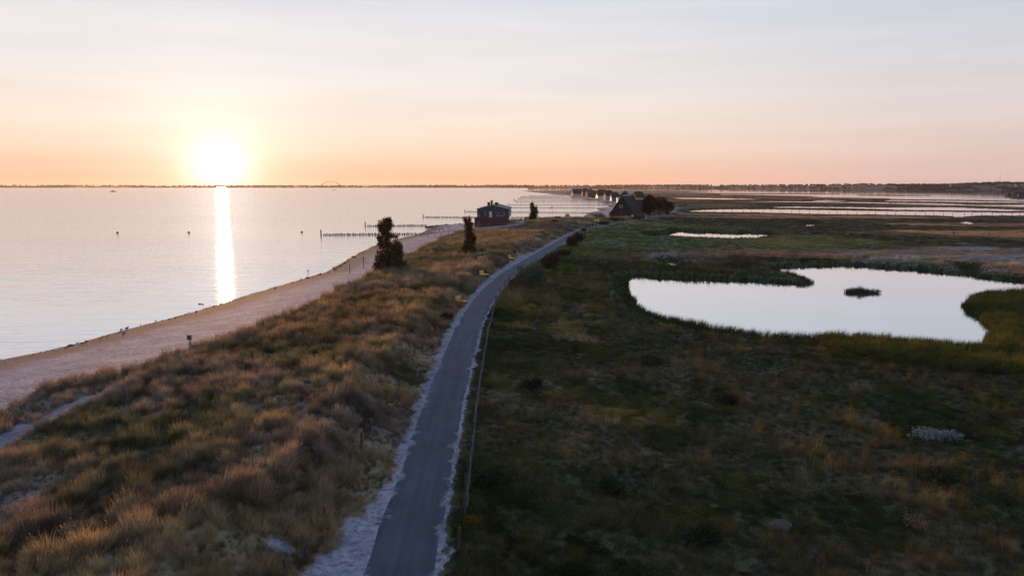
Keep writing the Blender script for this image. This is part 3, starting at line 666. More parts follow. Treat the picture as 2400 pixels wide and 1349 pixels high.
PR_PATCH = [proto('grass_patch', blades(110, .3, .75, .95, .035, LEAN, .9, 2), M_blade), proto('grass_patch', blades(100, .25, .6, 1.0, .04, (.25, 0), 1.1, 2), M_blade),
            proto('grass_patch', blades(90, .35, .9, .8, .035, (.15, -.1), .8, 2), M_blade)]
def herb(n, r, h, sz):
    a = RNG.uniform(0, 2 * PI, n); q = np.sqrt(RNG.random(n)) * r; z = RNG.random(n) ** .6 * h * (1 - .6 * (q / r) ** 2) + .03
    return leaves(np.c_[q * np.cos(a), q * np.sin(a), z], sz, flat=.8)
PR_MEAD = [proto('meadow_tuft', blades(44, .18, .5, .3, .013, (.1, 0), 1.1, 2), M_blade), proto('meadow_tuft', blades(40, .25, .65, .25, .012, (.15, -.05), .8, 2), M_blade),
           proto('herb_clump', herb(120, .40, .3, .07), M_herb), proto('herb_clump', herb(150, .5, .4, .075), M_herb),
           proto('dry_stalks', join(blades(16, .5, 1.0, .2, .010, (.08, 0), .5, 2), (lambda c: leaves(c, .035))(np.c_[RNG.normal(.04, .13, 60), RNG.normal(0, .13, 60), RNG.uniform(.4, .95, 60)])), M_blade)]
PR_REED = [proto('reed_clump', blades(46, .8, 1.5, .32, .02, (.06, 0), .35, 3), M_blade), proto('reed_clump', blades(40, .7, 1.25, .35, .02, (.12, -.04), .5, 3), M_blade)]

def polar(n, r0, r1, pw, azl):
    """points whose density over the ground falls off with distance**pw"""
    u = RNG.random(n); k = 2 - pw; r = (r0 ** k + u * (r1 ** k - r0 ** k)) ** (1 / k)
    a = RNG.uniform(-azl, azl, n); return np.c_[r * np.sin(a), r * np.cos(a)]
AZL = math.radians(48)
def clear(P):
    """keep tufts off the places where houses stand"""
    ok = np.ones(len(P), bool)
    for cx, cy_, r in KEEPOUT: ok &= np.hypot(P[:, 0] - cx, P[:, 1] - cy_) > r
    return ok
def s3(s, zs=None): return np.c_[s, s, s if zs is None else zs]
def near_grass():
    P = polar(235000, 14, 170, 1.15, AZL); f = field(P)
    r = RNG.random(len(P)); jit = RNG.normal(0, .014, (len(P), 1)) + 0
    veg = (f.h > .12) & (f.land > .3) & (f.pd > HALF + .12 + .45 * r) & (f.sand < .5 + .3 * (r - .5)) & clear(P)
    grow = np.clip(f.d / 60, .85, 1.9) ** .55
    # left: marram; right: meadow
    L_ = veg & f.left
    dens = fbm(P[:, 0], P[:, 1], 3.0, 3, 91); clump = sst(.30, .55, dens)
    L_ &= RNG.random(len(P)) < .55 + .45 * clump
    k = np.where(L_)[0]; b = fbm(P[k, 0], P[k, 1], 1.8, 2, 92)
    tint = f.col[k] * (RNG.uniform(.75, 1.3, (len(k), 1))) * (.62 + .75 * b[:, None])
    u = RNG.random(len(k)); idx = np.where(u < .05, 4, np.where(u < .28, 3, RNG.integers(0, 3, len(k)))); tint = np.where((idx == 4)[:, None], tint * np.array([1.25, 1.15, 1.1]), tint)
    tus = sst(.28, .70, .45 * fbm(P[k, 0], P[k, 1], 1.5, 3, 97) + .55 * vnoise(P[k, 0] / .72, P[k, 1] / .72, 98))
    tint = tint * (.55 + .75 * tus[:, None])
    s = grow[k] * RNG.uniform(.6, 1.15, len(k)) * (.45 + .72 * tus) * (.72 + .42 * clump[k]); s = np.where(f.pd[k] < HALF + 2.2, s * .75, s)
    scatter('dune_grass', 'wind-bent marram grass covering the dune left of the path', P[k], f.h[k] - .03, s3(s), tint, idx, PR_MARRAM + [PR_MEAD[4]], .2)
    R_ = veg & ~f.left & (RNG.random(len(P)) < .72)
    k = np.where(R_)[0]; b = fbm(P[k, 0], P[k, 1], 2.2, 2, 93)
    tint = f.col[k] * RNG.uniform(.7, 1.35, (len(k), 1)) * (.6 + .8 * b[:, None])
    hz = fbm(P[k, 0], P[k, 1], 6, 3, 94); u = RNG.random(len(k))
    idx = np.where(hz > .58, np.where(u < .5, 2, 3), np.where(u < .15, 4, np.where(u < .55, 0, np.where(u < .9, 1, 2))))
    tint = np.where((idx == 2)[:, None] | (idx == 3)[:, None], tint * np.array([.76, .90, .64]), tint); tint = np.where((idx == 4)[:, None], tint * np.array([1.5, 1.25, .95]), tint)
    tus = sst(.3, .7, .5 * fbm(P[k, 0], P[k, 1], 1.8, 2, 197) + .5 * vnoise(P[k, 0] / .8, P[k, 1] / .8, 198)); tint = tint * (.6 + .75 * tus[:, None])
    pondside = (f.pond[k] < 3.0) & (f.pond[k] > .05)
    k2 = ~pondside; s = grow[k] * RNG.uniform(.6, 1.15, len(k)) * (.58 + .45 * tus)
    scatter('meadow_grass', 'dark rough meadow grass and herbs right of the path', P[k][k2], f.h[k][k2] - .03, s3(s[k2]), tint[k2], idx[k2], PR_MEAD, .14)
def reeds():
    # a belt along every pond and ditch, thick on the near bank
    P = polar(260000, 45, 330, 1.0, AZL); P = P[P[:, 0] > 5]; 
    pd_ = np.full(len(P), 1e9)
    for w in WATERS: pd_ = np.minimum(pd_, -sdf(P, w))
    P = P[(pd_ < 4.0) & (pd_ > -.8)]; f = field(P); q = np.clip(f.pond, 0, 4)
    k = np.where((f.pond > -.45) & (f.pond < 3.2) & (RNG.random(len(P)) < 1.0 - q / 4.2) & (~f.left))[0]
    rd = sst(-3, 4, sdf(P[k], REEDY))
    tint = np.array([.050, .062, .024])[None] * (1 - rd[:, None]) + np.array([.10, .098, .026])[None] * rd[:, None]; tint = tint * RNG.uniform(.6, 1.4, (len(k), 1))
    far_bank = fbm(P[k, 0], P[k, 1], 9, 2, 95)
    tint = np.where((RNG.random(len(k)) < .25)[:, None], tint * np.array([1.8, 1.25, 1.1]), tint)
    s = RNG.uniform(.6, 1.05, len(k)) * (1.12 - .18 * q[k]) * (.7 + .6 * far_bank); s = np.where(f.d[k] > 120, s * .62, s * .8)
    scatter('reeds', 'reeds fringing the pond and the ditches', P[k], np.maximum(f.h[k], -.1) - .05, s3(s * 1.1, s), tint, RNG.integers(0, 2, len(k)), PR_REED, .08)
    # the tall yellow-green reed bed on the near bank at right
    P = np.c_[RNG.uniform(20, 120, 60000), RNG.uniform(45, 120, 60000)]; rdn = sdf(P, REEDY); P = P[rdn > -1.5]; f = field(P)
    k = np.where((f.pond > .4) & (RNG.random(len(P)) < .6))[0][:26000]; n1 = fbm(P[k, 0], P[k, 1], 9, 3, 51); tint = np.array([.060, .072, .024])[None] * (1 - sst(.35, .6, n1))[:, None] + np.array([.125, .112, .026])[None] * sst(.35, .6, n1)[:, None]
    s = RNG.uniform(.5, .95, len(k)) * (.75 + .5 * n1)
    scatter('reed_bed', 'yellow-green reed bed on the near bank of the pond at right', P[k], f.h[k] - .05, s3(s * 1.2, s), tint * RNG.uniform(.65, 1.35, (len(k), 1)), RNG.integers(0, 2, len(k)), PR_REED, .08)
def far_grass():
    P = polar(115000, 165, 1500, 1.55, AZL); f = field(P); r = RNG.random(len(P))
    k = np.where((f.h > .15) & (f.land > .6) & (f.pd > HALF + 1.3) & (f.sand < .3) & (~((f.d > 330) & (f.seash < 26) & f.left)) & clear(P))[0]
    grow = np.clip(f.d[k] / 170, 1, 7)
    s = grow ** .75 * RNG.uniform(.6, 1.2, len(k)) * np.where(f.left[k], 1.15, .85); zs = np.minimum(s, grow ** .28 * RNG.uniform(.6, 1.2, len(k))) * np.where(f.left[k] & (f.d[k] < 500), 1, .65 - .35 * sst(250, 450, f.d[k]))
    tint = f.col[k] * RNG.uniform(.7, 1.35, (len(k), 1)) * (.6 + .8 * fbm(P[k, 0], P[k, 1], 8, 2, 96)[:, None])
    scatter('marsh_grass', 'far grass of dune and salt marsh', P[k], f.h[k] - .05, s3(s, zs), tint, RNG.integers(0, 3, len(k)), PR_PATCH, .05)

# ------------------------------------------------------------------ trees and shrubs
M_poplar = leafmat('poplar_leaves', (.130, .086, .042), .5, .45)
M_shrub = leafmat('shrub_leaves', (.036, .040, .022), .2, .5)
M_shrub2 = leafmat('red_brown_shrub_leaves', (.055, .036, .025), .22, .5)
M_olive = leafmat('grey_green_shrub_leaves', (.085, .095, .070), .2, .55)
M_bigtree = leafmat('broad_tree_leaves', (.028, .026, .015), .15, .5)
def ground_z(x, y): return float(field(np.array([[x, y]])).h[0])
def crown_points(blobs, n, cl, spread, rng=RNG):
    """leaf positions: little sprays gathered about twig ends inside a list of ellipsoids (cx,cy,cz,rx,ry,rz,weight)"""
    w = np.array([b[6] for b in blobs], float); w /= w.sum(); out = []; tips = []
    for b, ww in zip(blobs, w):
        m_ = max(3, int(n * ww / cl)); d = rng.normal(0, 1, (m_, 3)); d /= np.linalg.norm(d, axis=1)[:, None]; rr = rng.random((m_, 1)) ** .42
        c = np.array(b[:3]) + d * rr * np.array(b[3:6]); tips.append(c)
        out.append((c[:, None] + rng.normal(0, 1, (m_, cl, 3)) * spread).reshape(-1, 3))
    return np.concatenate(out), np.concatenate(tips)
def tree(name, label, cat, x, y, blobs, n, leaf, m, trunks, group=None, cl=14, spread=.16, twigs=40):
    z = ground_z(x, y) - .05; e = empty(name, (x, y, z), label, cat, 0, group)
    C, tips = crown_points(blobs, n, cl, spread); C[:, 2] = np.maximum(C[:, 2], .05)
    o = link_mesh('crown', np_mesh('crown', *leaves(C, leaf), m), None, e)
    tb = MB()
    for tr in trunks: tb.tube(tr[0], tr[1], 7)
    if twigs:
        sel = tips[RNG.choice(len(tips), min(twigs, len(tips)), False)]; axis = np.concatenate([np.array(tr[0]) for tr in trunks])
        for tpt in sel:
            low = axis[axis[:, 2] < max(tpt[2] - .2, .3)]; low = low if len(low) else axis[:1]
            a0 = low[np.argmin(((low - tpt) ** 2 * np.array([1, 1, .5])).sum(1))]; mid = (a0 + tpt) / 2 + RNG.normal(0, .08, 3)
            tb.tube([a0, mid, tpt], [.045, .03, .012], 5)
    if tb.v: tb.build('trunk', M_bark, e, True)
    return e
# the tall ragged poplar on the dune edge
px0 = 908; x0, y0 = G(px0, 626, 1.8); S_ = spx(y0)
def B(px, py, rx, ry, w=1, dy=0, base=(px0, 626), S=None):
    S = S or S_; return ((px - base[0]) * S, dy, (base[1] - py) * S, rx * S, rx * S * .9, ry * S, w)
tree('poplar_tree', 'tallest ragged poplar with thin broken top on the dune edge above the beach', 'tree', x0, y0,
     [B(890, 600, 10, 26, 4), B(903, 596, 12, 30, 5), B(920, 600, 16, 26, 6), B(934, 585, 13, 28, 6, .3), B(938, 610, 12, 16, 4), B(884, 612, 8, 14, 2), B(926, 566, 15, 14, 3),
      B(902, 560, 16, 16, 5), B(893, 549, 8, 9, 1.5), B(910, 543, 13, 11, 3.6), B(903, 528, 12, 11, 3.4), B(895, 521, 8, 8, 1.6), B(914, 518, 9, 13, 3), B(907, 510, 8, 9, 2.2), B(916, 507, 4, 6, .6),
      B(928, 545, 6, 6, .45), B(893, 510, 3, 4, .25), B(950, 607, 5, 8, .6), B(912, 610, 30, 15, 8), B(915, 588, 26, 22, 7)], 17000, .30, M_poplar,
     [([(0, 0, 0), (.1, 0, 2.5), (.15, .05, 5), (.35, 0, 8.2), (.4, 0, 9.0)], [.2, .16, .11, .05, .02]), ([(-.9, .2, 0), (-1.1, .1, 2.5), (-1.0, 0, 4.8)], [.12, .09, .03]), ([(1.2, 0, 0), (1.7, 0, 2), (1.9, 0, 4.2)], [.14, .1, .03]),
      ([(.3, 0, 4.2), (1.0, 0, 5.4), (1.5, 0, 6.1)], [.06, .04, .02])], 'poplars along the dune', twigs=70)
px1 = 1098; x1, y1 = G(px1, 599, 2.0); S1 = spx(y1)
def B1(px, py, rx, ry, w=1, dy=0): return B(px, py, rx, ry, w, dy, (px1, 599), S1)
tree('poplar_tree', 'slender poplar like a dark column standing in the dune grass before the flat-roofed house', 'tree', x1, y1,
     [B1(1099, 580, 16, 20, 7), B1(1092, 585, 10, 14, 3), B1(1102, 562, 13, 16, 5), B1(1100, 545, 11, 14, 3.6), B1(1097, 530, 8, 12, 2), B1(1092, 518, 4, 8, .8), B1(1100, 515, 4, 7, .6), B1(1105, 528, 4, 7, .5), B1(1110, 558, 6, 12, 1.3), B1(1090, 511, 2.5, 4, .2), B1(1099, 586, 18, 14, 4)],
     11500, .29, M_poplar, [([(0, 0, 0), (.05, 0, 3), (-.1, 0, 5.6), (-.3, 0, 7.6)], [.17, .12, .06, .015])], 'poplars along the dune', twigs=50)
px2 = 1250; x2, y2 = G(px2, 521, 2.2); S2 = spx(y2)
def B2(px, py, rx, ry, w=1, dy=0): return B(px, py, rx, ry, w, dy, (px2, 521), S2)
tree('poplar_tree', 'small pointed poplar behind the dune, between the flat-roofed house and the flagpole', 'tree', x2, y2,
     [B2(1250, 512, 10, 9, 5), B2(1250, 502, 7.5, 9, 3.4), B2(1248, 493, 5.5, 8, 2), B2(1255, 495, 4, 8, 1.1), B2(1244.5, 486, 2.5, 6, .7), B2(1249, 484, 2.5, 4, .4), B2(1258, 503, 3, 7, .8), B2(1243, 515, 4, 5, .8)],
     5200, .36, M_poplar, [([(0, 0, 0), (.05, 0, 3), (-.2, 0, 6), (-.6, 0, 9)], [.17, .12, .06, .015])], 'poplars along the dune', spread=.2, twigs=30)
def shrub(label, px, py, wpx, hpx, n, leaf, m=None, z=1.5, name='shrub', lobes=7, group=None, yscale=1.0, cat='shrub'):
    x, y = G(px, py, z); S = spx(y); w = wpx * S / 2; h = hpx * S; bl = []
    for i in range(lobes):
        a = RNG.uniform(0, 2 * PI); q = RNG.random() ** .5 * .62; bl.append((w * q * math.cos(a), w * q * math.sin(a) * yscale, h * RNG.uniform(.25, .6), w * RNG.uniform(.3, .48), w * RNG.uniform(.3, .45) * yscale, h * RNG.uniform(.28, .42), 1))
    bl.append((0, 0, h * .4, w * .75, w * .75 * yscale, h * .4, 2.5))
    return tree(name, label, cat, x, y, bl, n, leaf, m or M_shrub, [([(0, 0, 0), (0, 0, h * .5)], [.06, .02])], group, 10, leaf * .7, 14)
HG = 'shrubs along the right edge of the path'
shrub('largest rounded grey-green shrub on the right edge of the path bend', 1241, 668, 86, 62, 9500, .19, M_olive, 1.4, lobes=12, group=HG, yscale=1.6)
shrub('red-brown shrub just beyond the largest rounded path shrub', 1288, 628, 56, 42, 5200, .2, M_shrub2, 1.4, group=HG, yscale=1.4)
shrub('low flat dark shrub beside the path between two taller ones', 1318, 598, 50, 18, 2600, .18, M_shrub, 1.4, group=HG)
shrub('dark round shrub nearer of two touching shrubs right of the path', 1338, 578, 38, 30, 3600, .22, M_shrub2, 1.4, group=HG)
shrub('wide dark shrub farther of two touching shrubs right of the path', 1357, 564, 44, 28, 3600, .22, M_shrub, 1.4, group=HG)
shrub('small shrub at the far end of the path shrubs, by the last bend', 1367, 543, 20, 12, 800, .2, M_shrub, 1.4, group=HG)
VG = 'bushes and hedges before the village'
shrub('spiky-topped dark bush by the water left of the thatched house', 1404, 511, 46, 18, 1500, .34, M_shrub2, 1.5, group=VG)
shrub('bushy dark shrub at the left foot of the big thatched house', 1438, 511, 28, 20, 1300, .32, M_shrub, 1.5, group=VG)
shrub('long low hedge below the big thatched house at its left', 1440, 519, 62, 12, 1700, .3, M_shrub, 1.5, name='hedge', group=VG, cat='hedge')
shrub('long low hedge below the big thatched house at its right', 1500, 514, 66, 14, 1700, .3, M_shrub, 1.5, name='hedge', group=VG, cat='hedge')
shrub('dark hedge beside the yellow sign at the bend', 1415, 526, 40, 9, 1200, .28, M_shrub, 1.5, name='hedge', group=VG, cat='hedge')
shrub('small dark bush alone on the dune crest near the bright water', 1331, 516, 15, 13, 700, .24, M_shrub2, 2.0, group=VG)
shrub('dark bush between the tower house and the boathouse', 1390, 463, 12, 9, 500, .6, M_shrub, 1.5, group=VG)
shrub('dark bush between the white-walled house and the cream one', 1421, 467, 10, 10, 500, .55, M_shrub, 1.5, group=VG)
shrub('dark bush at the right end of the blue house', 1452, 473, 12, 14, 600, .5, M_shrub, 1.5, group=VG)
shrub('dark bush between the big thatched roof and the yellow house', 1484, 476, 14, 12, 700, .45, M_shrub2, 1.5, group=VG)
shrub('dark bush at the right of the yellow house', 1512, 478, 16, 18, 900, .45, M_shrub, 1.5, group=VG)
shrub('low green bush at the foot of the tall village trees', 1563, 503, 26, 10, 700, .32, M_shrub, 1.4, group=VG)
shrub('dark bush on the sandy dune crest right of the flagpole', 1309, 521, 26, 7, 700, .26, M_shrub, 2.4, group='bushes in the dune grass')
shrub('dark green bush at the middle of the sandy dune slope', 1299, 530, 22, 9, 700, .25, M_shrub, 2.2, group='bushes in the dune grass')
shrub('small dark bush in the dune grass left of the near bench', 1048, 742, 46, 20, 1200, .15, M_shrub2, 1.8, group='bushes in the dune grass')
shrub('small round green bush in the dune grass left of the middle bench', 991, 700, 26, 14, 700, .14, M_shrub, 1.9, group='bushes in the dune grass')
for lab, px, py, w, h in (('flat dark shrub in the meadow right of the fence, nearest the pond', 1700, 940, 90, 34), ('broad dark shrub spreading over the meadow centre', 1530, 850, 110, 26),
      ('dark shrub mound near the silver-leaved plant', 2200, 1120, 110, 40), ('dark leafy shrub beside the wooden fence', 1245, 925, 80, 38), ('low dark shrub at the foot of the fence near the yellow-flowered plant', 1135, 1165, 66, 28),
      ('dark leafy shrub low in the middle of the meadow', 1640, 1270, 150, 36), ('dark leafy shrub in the lower meadow right of the path', 1430, 1160, 110, 30)):
    shrub(lab, px, py, w, h, 1500, .12, M_shrub, .8, group='dark shrubs in the meadow')
shrub('pale silver-leaved shrub alone in the dark meadow', 2205, 1025, 150, 40, 2600, .10, leafmat('silver_leaves', (.19, .22, .235), .25, .4), .8, lobes=12, yscale=.5, group='single coloured shrubs')
shrub('yellow-flowered bushy plant beside the near fence post', 1108, 1250, 60, 36, 1300, .09, leafmat('yellow_flower_leaves', (.15, .085, .02), .35, .5), 1.1, lobes=9, group='single coloured shrubs')
shrub('straw-coloured dry grass bush in the lower right of the meadow', 2145, 1238, 80, 34, 1000, .10, leafmat('dry_leaves', (.24, .16, .09), .4, .4), .7, lobes=9, group='single coloured shrubs')
# the big trees beside the thatched house
def vtree(label, px, py, wpx, hpx, n, m=M_bigtree):
    x, y = G(px, py, 1.5); S = spx(y); w = wpx * S / 2; h = hpx * S; bl = []
    for i in range(11):
        a = RNG.uniform(0, 2 * PI); q = RNG.random() ** .5 * .6; bl.append((w * q * math.cos(a), w * q * math.sin(a), h * RNG.uniform(.3, .78), w * RNG.uniform(.3, .5), w * RNG.uniform(.3, .5), h * RNG.uniform(.16, .26), 1))
    bl.append((0, 0, h * .42, w * .8, w * .8, h * .4, 3))
    tree('broad_tree', label, 'tree', x, y, bl, n, .42, m, [([(0, 0, 0), (.1, 0, h * .4), (0, .1, h * .8)], [.3, .2, .05])], 'trees beside the big thatched house', 12, .3, 30)
vtree('tallest dark tree touching the right end of the big thatched house', 1523, 507, 48, 56, 8000)
vtree('broad reddish tree just right of the tallest dark tree', 1545, 503, 52, 47, 8000, M_shrub2)
vtree('sloping low tree at the right end of the village trees', 1566, 498, 40, 27, 4000)

# ------------------------------------------------------------------ houses
KEEPOUT = []
def window(par, c, w, h, rz, m=M_glass, fr=M_white, label=None):
    """frame standing 3 cm proud of the wall, glass a little behind its face; rz = heading of the outward normal minus 90 degrees"""
    f = MB(); M = Matrix.Rotation(rz, 3, 'Z'); cc = Vector(c)
    def at(a, b, d, s): f.box(cc + M @ Vector((a, -d, b)), s, rz)
    t_ = min(.12, w * .14)
    at(-w / 2 + t_ / 2, 0, .03, (t_, .1, h)); at(w / 2 - t_ / 2, 0, .03, (t_, .1, h)); at(0, h / 2 - t_ / 2, .03, (w - 2 * t_, .1, t_)); at(0, -h / 2 + t_ / 2, .03, (w - 2 * t_, .1, t_)); at(0, 0, .025, (t_ * .7, .07, h - 2 * t_))
    o = f.build('window', fr, par)
    if label: o['label'] = label
    g = MB(); g.box(cc + M @ Vector((0, -.012, 0)), (w - 2 * t_, .03, h - 2 * t_), rz); g.build('pane', m, o)
    return o
def door(par, c, w, h, rz, m):
    M = Matrix.Rotation(rz, 3, 'Z'); o = MB().box(Vector(c) + M @ Vector((0, -.02, 0)), (w, .1, h), rz).build('door', m, par)
    MB().box(Vector(c) + M @ Vector((w * .36, -.1, -.05)), (.05, .08, .16), rz).build('handle', M_greymetal, o); return o
def house(name, label, px, py, wm, dm, wallh, roofh, rz, wall, roof, hip=.0, over=.5, thick=.35, chim=None, group='houses of the beach village', z=1.5, front=None, leftw=None, front_wall=None, gable=None, ridgecap=None, cat='house', ch=M_brick):
    """ridge runs along local x (wm long); local -x is the gable that faces the sea, local -y the long side that faces the drone"""
    x, y = G(px, py, z); e = empty(name, (x, y + dm * .35, z - .1), label, cat, rz, group); KEEPOUT.append((x, y + dm * .35, .62 * max(wm, dm)))
    a, b = wm / 2, dm / 2
    w = MB().box((0, 0, wallh / 2), (wm, dm, wallh)); n = len(w.v)
    gh = wallh + roofh * (1 - hip) * .97
    w.build('wall', wall, e)
    if True:
        # gable walls: a triangle (cut off at the top by a half hip) standing on each end
        for sx in (-1, 1):
            k = hip; top = b * k
            q = MB(); pr = [(-b, wallh), (b, wallh), (top, wallh + roofh * (1 - k) - .1), (-top, wallh + roofh * (1 - k) - .1)] if k > .02 else [(-b, wallh), (b, wallh), (0, wallh + roofh - .1)]
            i0 = sx * (a - .02); i1 = sx * (a - .22)
            A0 = [(i0, p[0], p[1]) for p in pr]; A1 = [(i1, p[0], p[1]) for p in pr]
            q.poly(A0); q.poly(A1[::-1])
            for i in range(len(pr)): q.quad(A0[i], A0[(i + 1) % len(pr)], A1[(i + 1) % len(pr)], A1[i])
            q.build('gable', gable or wall, e)
    # thick roof with eaves
    r = MB(); ov = over; sl = roofh / b; ez = wallh - ov * sl * .9; A = a + ov * .7; hx = A - hip * roofh * .9
    yb = b + ov
    def ring(dz, hh):
        return [(-A, -yb, ez + dz), (A, -yb, ez + dz), (A, yb, ez + dz), (-A, yb, ez + dz)], [(-hx, 0, wallh + roofh + hh), (hx, 0, wallh + roofh + hh)], hip
    if hip > .02:
        zc = wallh + roofh * (1 - hip); yc = b * hip + .02
        def sh(dz):
            E = [(-A, -yb, ez + dz), (A, -yb, ez + dz), (A, yb, ez + dz), (-A, yb, ez + dz)]; Hh = [(-A, -yc, zc + dz), (A, -yc, zc + dz), (A, yc, zc + dz), (-A, yc, zc + dz)]; Rr = [(-hx, 0, wallh + roofh + dz), (hx, 0, wallh + roofh + dz)]; return E, Hh, Rr
        E, Hh, Rr = sh(thick); E2, H2, R2 = sh(0)
        for E_, H_, R_, fl in ((E, Hh, Rr, 1), (E2, H2, R2, -1)):
            fs = [[E_[0], E_[1], H_[1], H_[0]], [H_[0], H_[1], R_[1], R_[0]], [E_[2], E_[3], H_[3], H_[2]], [H_[2], H_[3], R_[0], R_[1]], [H_[1], H_[2], R_[1]], [H_[3], H_[0], R_[0]]]
            for f_ in fs: r.poly(f_[::fl])
        bd = [(E[0], E[1], E2[1], E2[0]), (E[2], E[3], E2[3], E2[2]), (E[0], Hh[0], H2[0], E2[0]), (Hh[3], E[3], E2[3], H2[3]), (E[1], Hh[1], H2[1], E2[1]), (Hh[2], E[2], E2[2], H2[2]), (Hh[0], Hh[3], H2[3], H2[0]), (Hh[1], Hh[2], H2[2], H2[1])]
        for q in bd: r.quad(*q)
    else:
        r.v = []; r.f = []
        for sy in (-1, 1):
            p = [(-A, 0, wallh + roofh), (A, 0, wallh + roofh), (A, sy * yb, ez), (-A, sy * yb, ez)]; tpt = [(q[0], q[1], q[2] + thick) for q in p]
            r.poly(tpt); r.poly(p[::-1])
            for i in range(4): r.quad(p[i], p[(i + 1) % 4], tpt[(i + 1) % 4], tpt[i])
    ro = r.build('roof', roof, e)
    for (cx, cyy, ct, cw) in (chim or []): 
        zt = wallh + roofh + ct; MB().box((cx, cyy, zt - 1.2), (cw, cw, 2.4)).box((cx, cyy, zt + .06), (cw + .2, cw + .2, .16)).build('chimney', ch, ro)
    if ridgecap: MB().prism([(-.55, wallh + roofh - .32 + thick), (0, wallh + roofh + .22 + thick), (.55, wallh + roofh - .32 + thick)], -hx - .1, hx + .1).build('ridge', ridgecap, ro).rotation_euler = (0, 0, PI / 2)
    for (u, zc_, w_, h_) in (front or []): window(e, (u, -b - .02, zc_), w_, h_, 0, fr=front_wall or M_white)
    for (u, zc_, w_, h_) in (leftw or []): window(e, (-a - .02, u, zc_), w_, h_, -PI / 2)
    return e
R_ = math.radians
# the big thatched house: gable of black boards towards the path
e = house('thatched_house', 'largest steep-roofed thatched house with black gable and pale ridge, nearest in the village', 1470, 507, 12.0, 10.4, 2.3, 7.6, R_(62), M_black, M_thatch, hip=.13, over=.9, thick=.4, ridgecap=M_ridge)
for u, zc_, w_, h_ in ((1.1, 5.0, .42, 1.6), (.1, 5.0, .42, 1.6), (.6, 7.6, .6, .6), (3.0, 1.3, 1.2, 1.2), (-2.4, 1.3, 1.4, 1.3), (-1.9, 5.0, .5, 1.4)):
    window(e, (-6.02, u, zc_), w_, h_, -PI / 2, fr=M_white if zc_ == 5.0 and u > 0 else M_dwood)
door(e, (-6.02, .4, 1.1), 1.1, 2.1, -PI / 2, M_redwood)
house('thatched_house', 'low dark thatched wing standing just right of the largest thatched house', 1503, 505, 8.5, 8.0, 2.4, 5.2, R_(8), M_black, M_thatch, hip=.15, front=[(-2, 1.4, 1.1, 1.1), (1.5, 1.4, 1.1, 1.1)])
house('yellow_house', 'yellow house with dark pointed roof behind the big thatched house', 1497, 472, 9.0, 8.0, 4.6, 4.6, R_(20), M_yellow, M_thatch, hip=.3, chim=[(-.5, 0, .9, .8)], front=[(-2.4, 3.7, 1.3, 1.2), (-.2, 3.7, 1.3, 1.2), (2, 3.7, 1.3, 1.2)], front_wall=M_redwood)
house('dark_house', 'dark pointed house with chimney peeping over the big thatched roof', 1466, 473, 9, 9, 4.5, 5.2, R_(65), M_black, M_thatch, chim=[(0, 0, 1.0, .8)])
house('red_roofed_house', 'low dark red roof between the big thatched house and the yellow one', 1481, 472, 6, 6, 3.6, 2.4, R_(0), M_redwood, M_redwood)
house('white_house', 'small low white house at the left slope of the big thatched house', 1454, 475, 5.5, 5, 3.4, 1.6, R_(5), M_white, M_greymetal, leftw=[(0, 1.7, 1.2, 1.2)], thick=.12)
house('blue_house', 'bright blue house with grey-green roof by the beach', 1441, 471, 7.4, 7.4, 4.0, 4.4, R_(4), M_blue, M_thatch, hip=.35, gable=M_black, front=[(-1.7, 2.0, .9, 1.0), (1.5, 2.0, .9, 1.0)], chim=[(1.2, 0, .7, .7)])
house('cream_house', 'narrow house with cream sea front and peaked dark roof behind the blue one', 1426, 469, 8.5, 8, 5.4, 4.8, R_(14), M_cream, M_thatch, hip=.4, gable=M_black, leftw=[(-1.6, 2.0, 1.3, 1.6), (1.6, 2.0, 1.3, 1.6)], chim=[(0, 0, .9, .8)])
house('white_walled_house', 'rounded dark thatched roof over white walls, right of the houses with the tower', 1410.5, 464.5, 12.0, 10, 4.2, 6.2, R_(6), M_white, M_thatch, hip=.45, over=.9, gable=M_black, front=[(-3, 2, 1.2, 1.4), (0, 2, 1.2, 1.4), (3, 2, 1.2, 1.4)], leftw=[(0, 2.2, 2, 1.6)])
house('boathouse', 'low brown house with sunlit front between tower and white-walled house', 1396.5, 462, 7.0, 8, 4.0, 4.6, R_(20), M_brick, M_thatch, hip=.1, gable=M_brick, leftw=[(-1.8, 1.9, 1.6, 2.0), (1.4, 1.9, 1.6, 2.0)])
tw = house('tower_house', 'tall brown house with flat-topped lookout tower', 1384, 461.5, 11.0, 9, 6.2, 3.4, R_(12), M_brick, M_brick, leftw=[(-2, 2.4, 1.4, 1.8), (2, 2.4, 1.4, 1.8)], thick=.2)
t_ = MB().box((-1, 0, 10.2), (4.6, 4.4, 2.6)); t_.build('tower', M_brick, tw); MB().box((-1, 0, 11.75), (5.4, 5.2, .45)).build('tower_roof', M_black, tw)
for u in (-1.4, 0, 1.4): window(tw, (-1 + u, -2.22, 10.4), 1.1, 1.2, 0)
house('tall_house', 'narrow dark house with chimneys left of the tower', 1370.5, 459.5, 7.5, 9, 6.0, 5.0, R_(8), M_brick, M_thatch, chim=[(1.0, 0, 1.1, .9), (2.6, 0, 1.0, .8)], gable=M_brick, leftw=[(-2, 2, 1.3, 1.8), (2, 2, 1.3, 1.8), (0, 4.6, 1.3, 1.5)], front=[(1.5, 4.2, .9, 1.4)])
house('gabled_house', 'leftmost village house, long dark roof with sunlit cream gable', 1352, 458.5, 15.0, 11, 4.0, 6.2, R_(14), M_cream, M_thatch, hip=.1, chim=[(-5.5, 0, .8, .9), (0.5, 0, .5, .7)], leftw=[(-2.6, 2, 1.7, 2), (2.2, 2, 1.7, 2), (0, 5.8, 1.4, 1.5)])

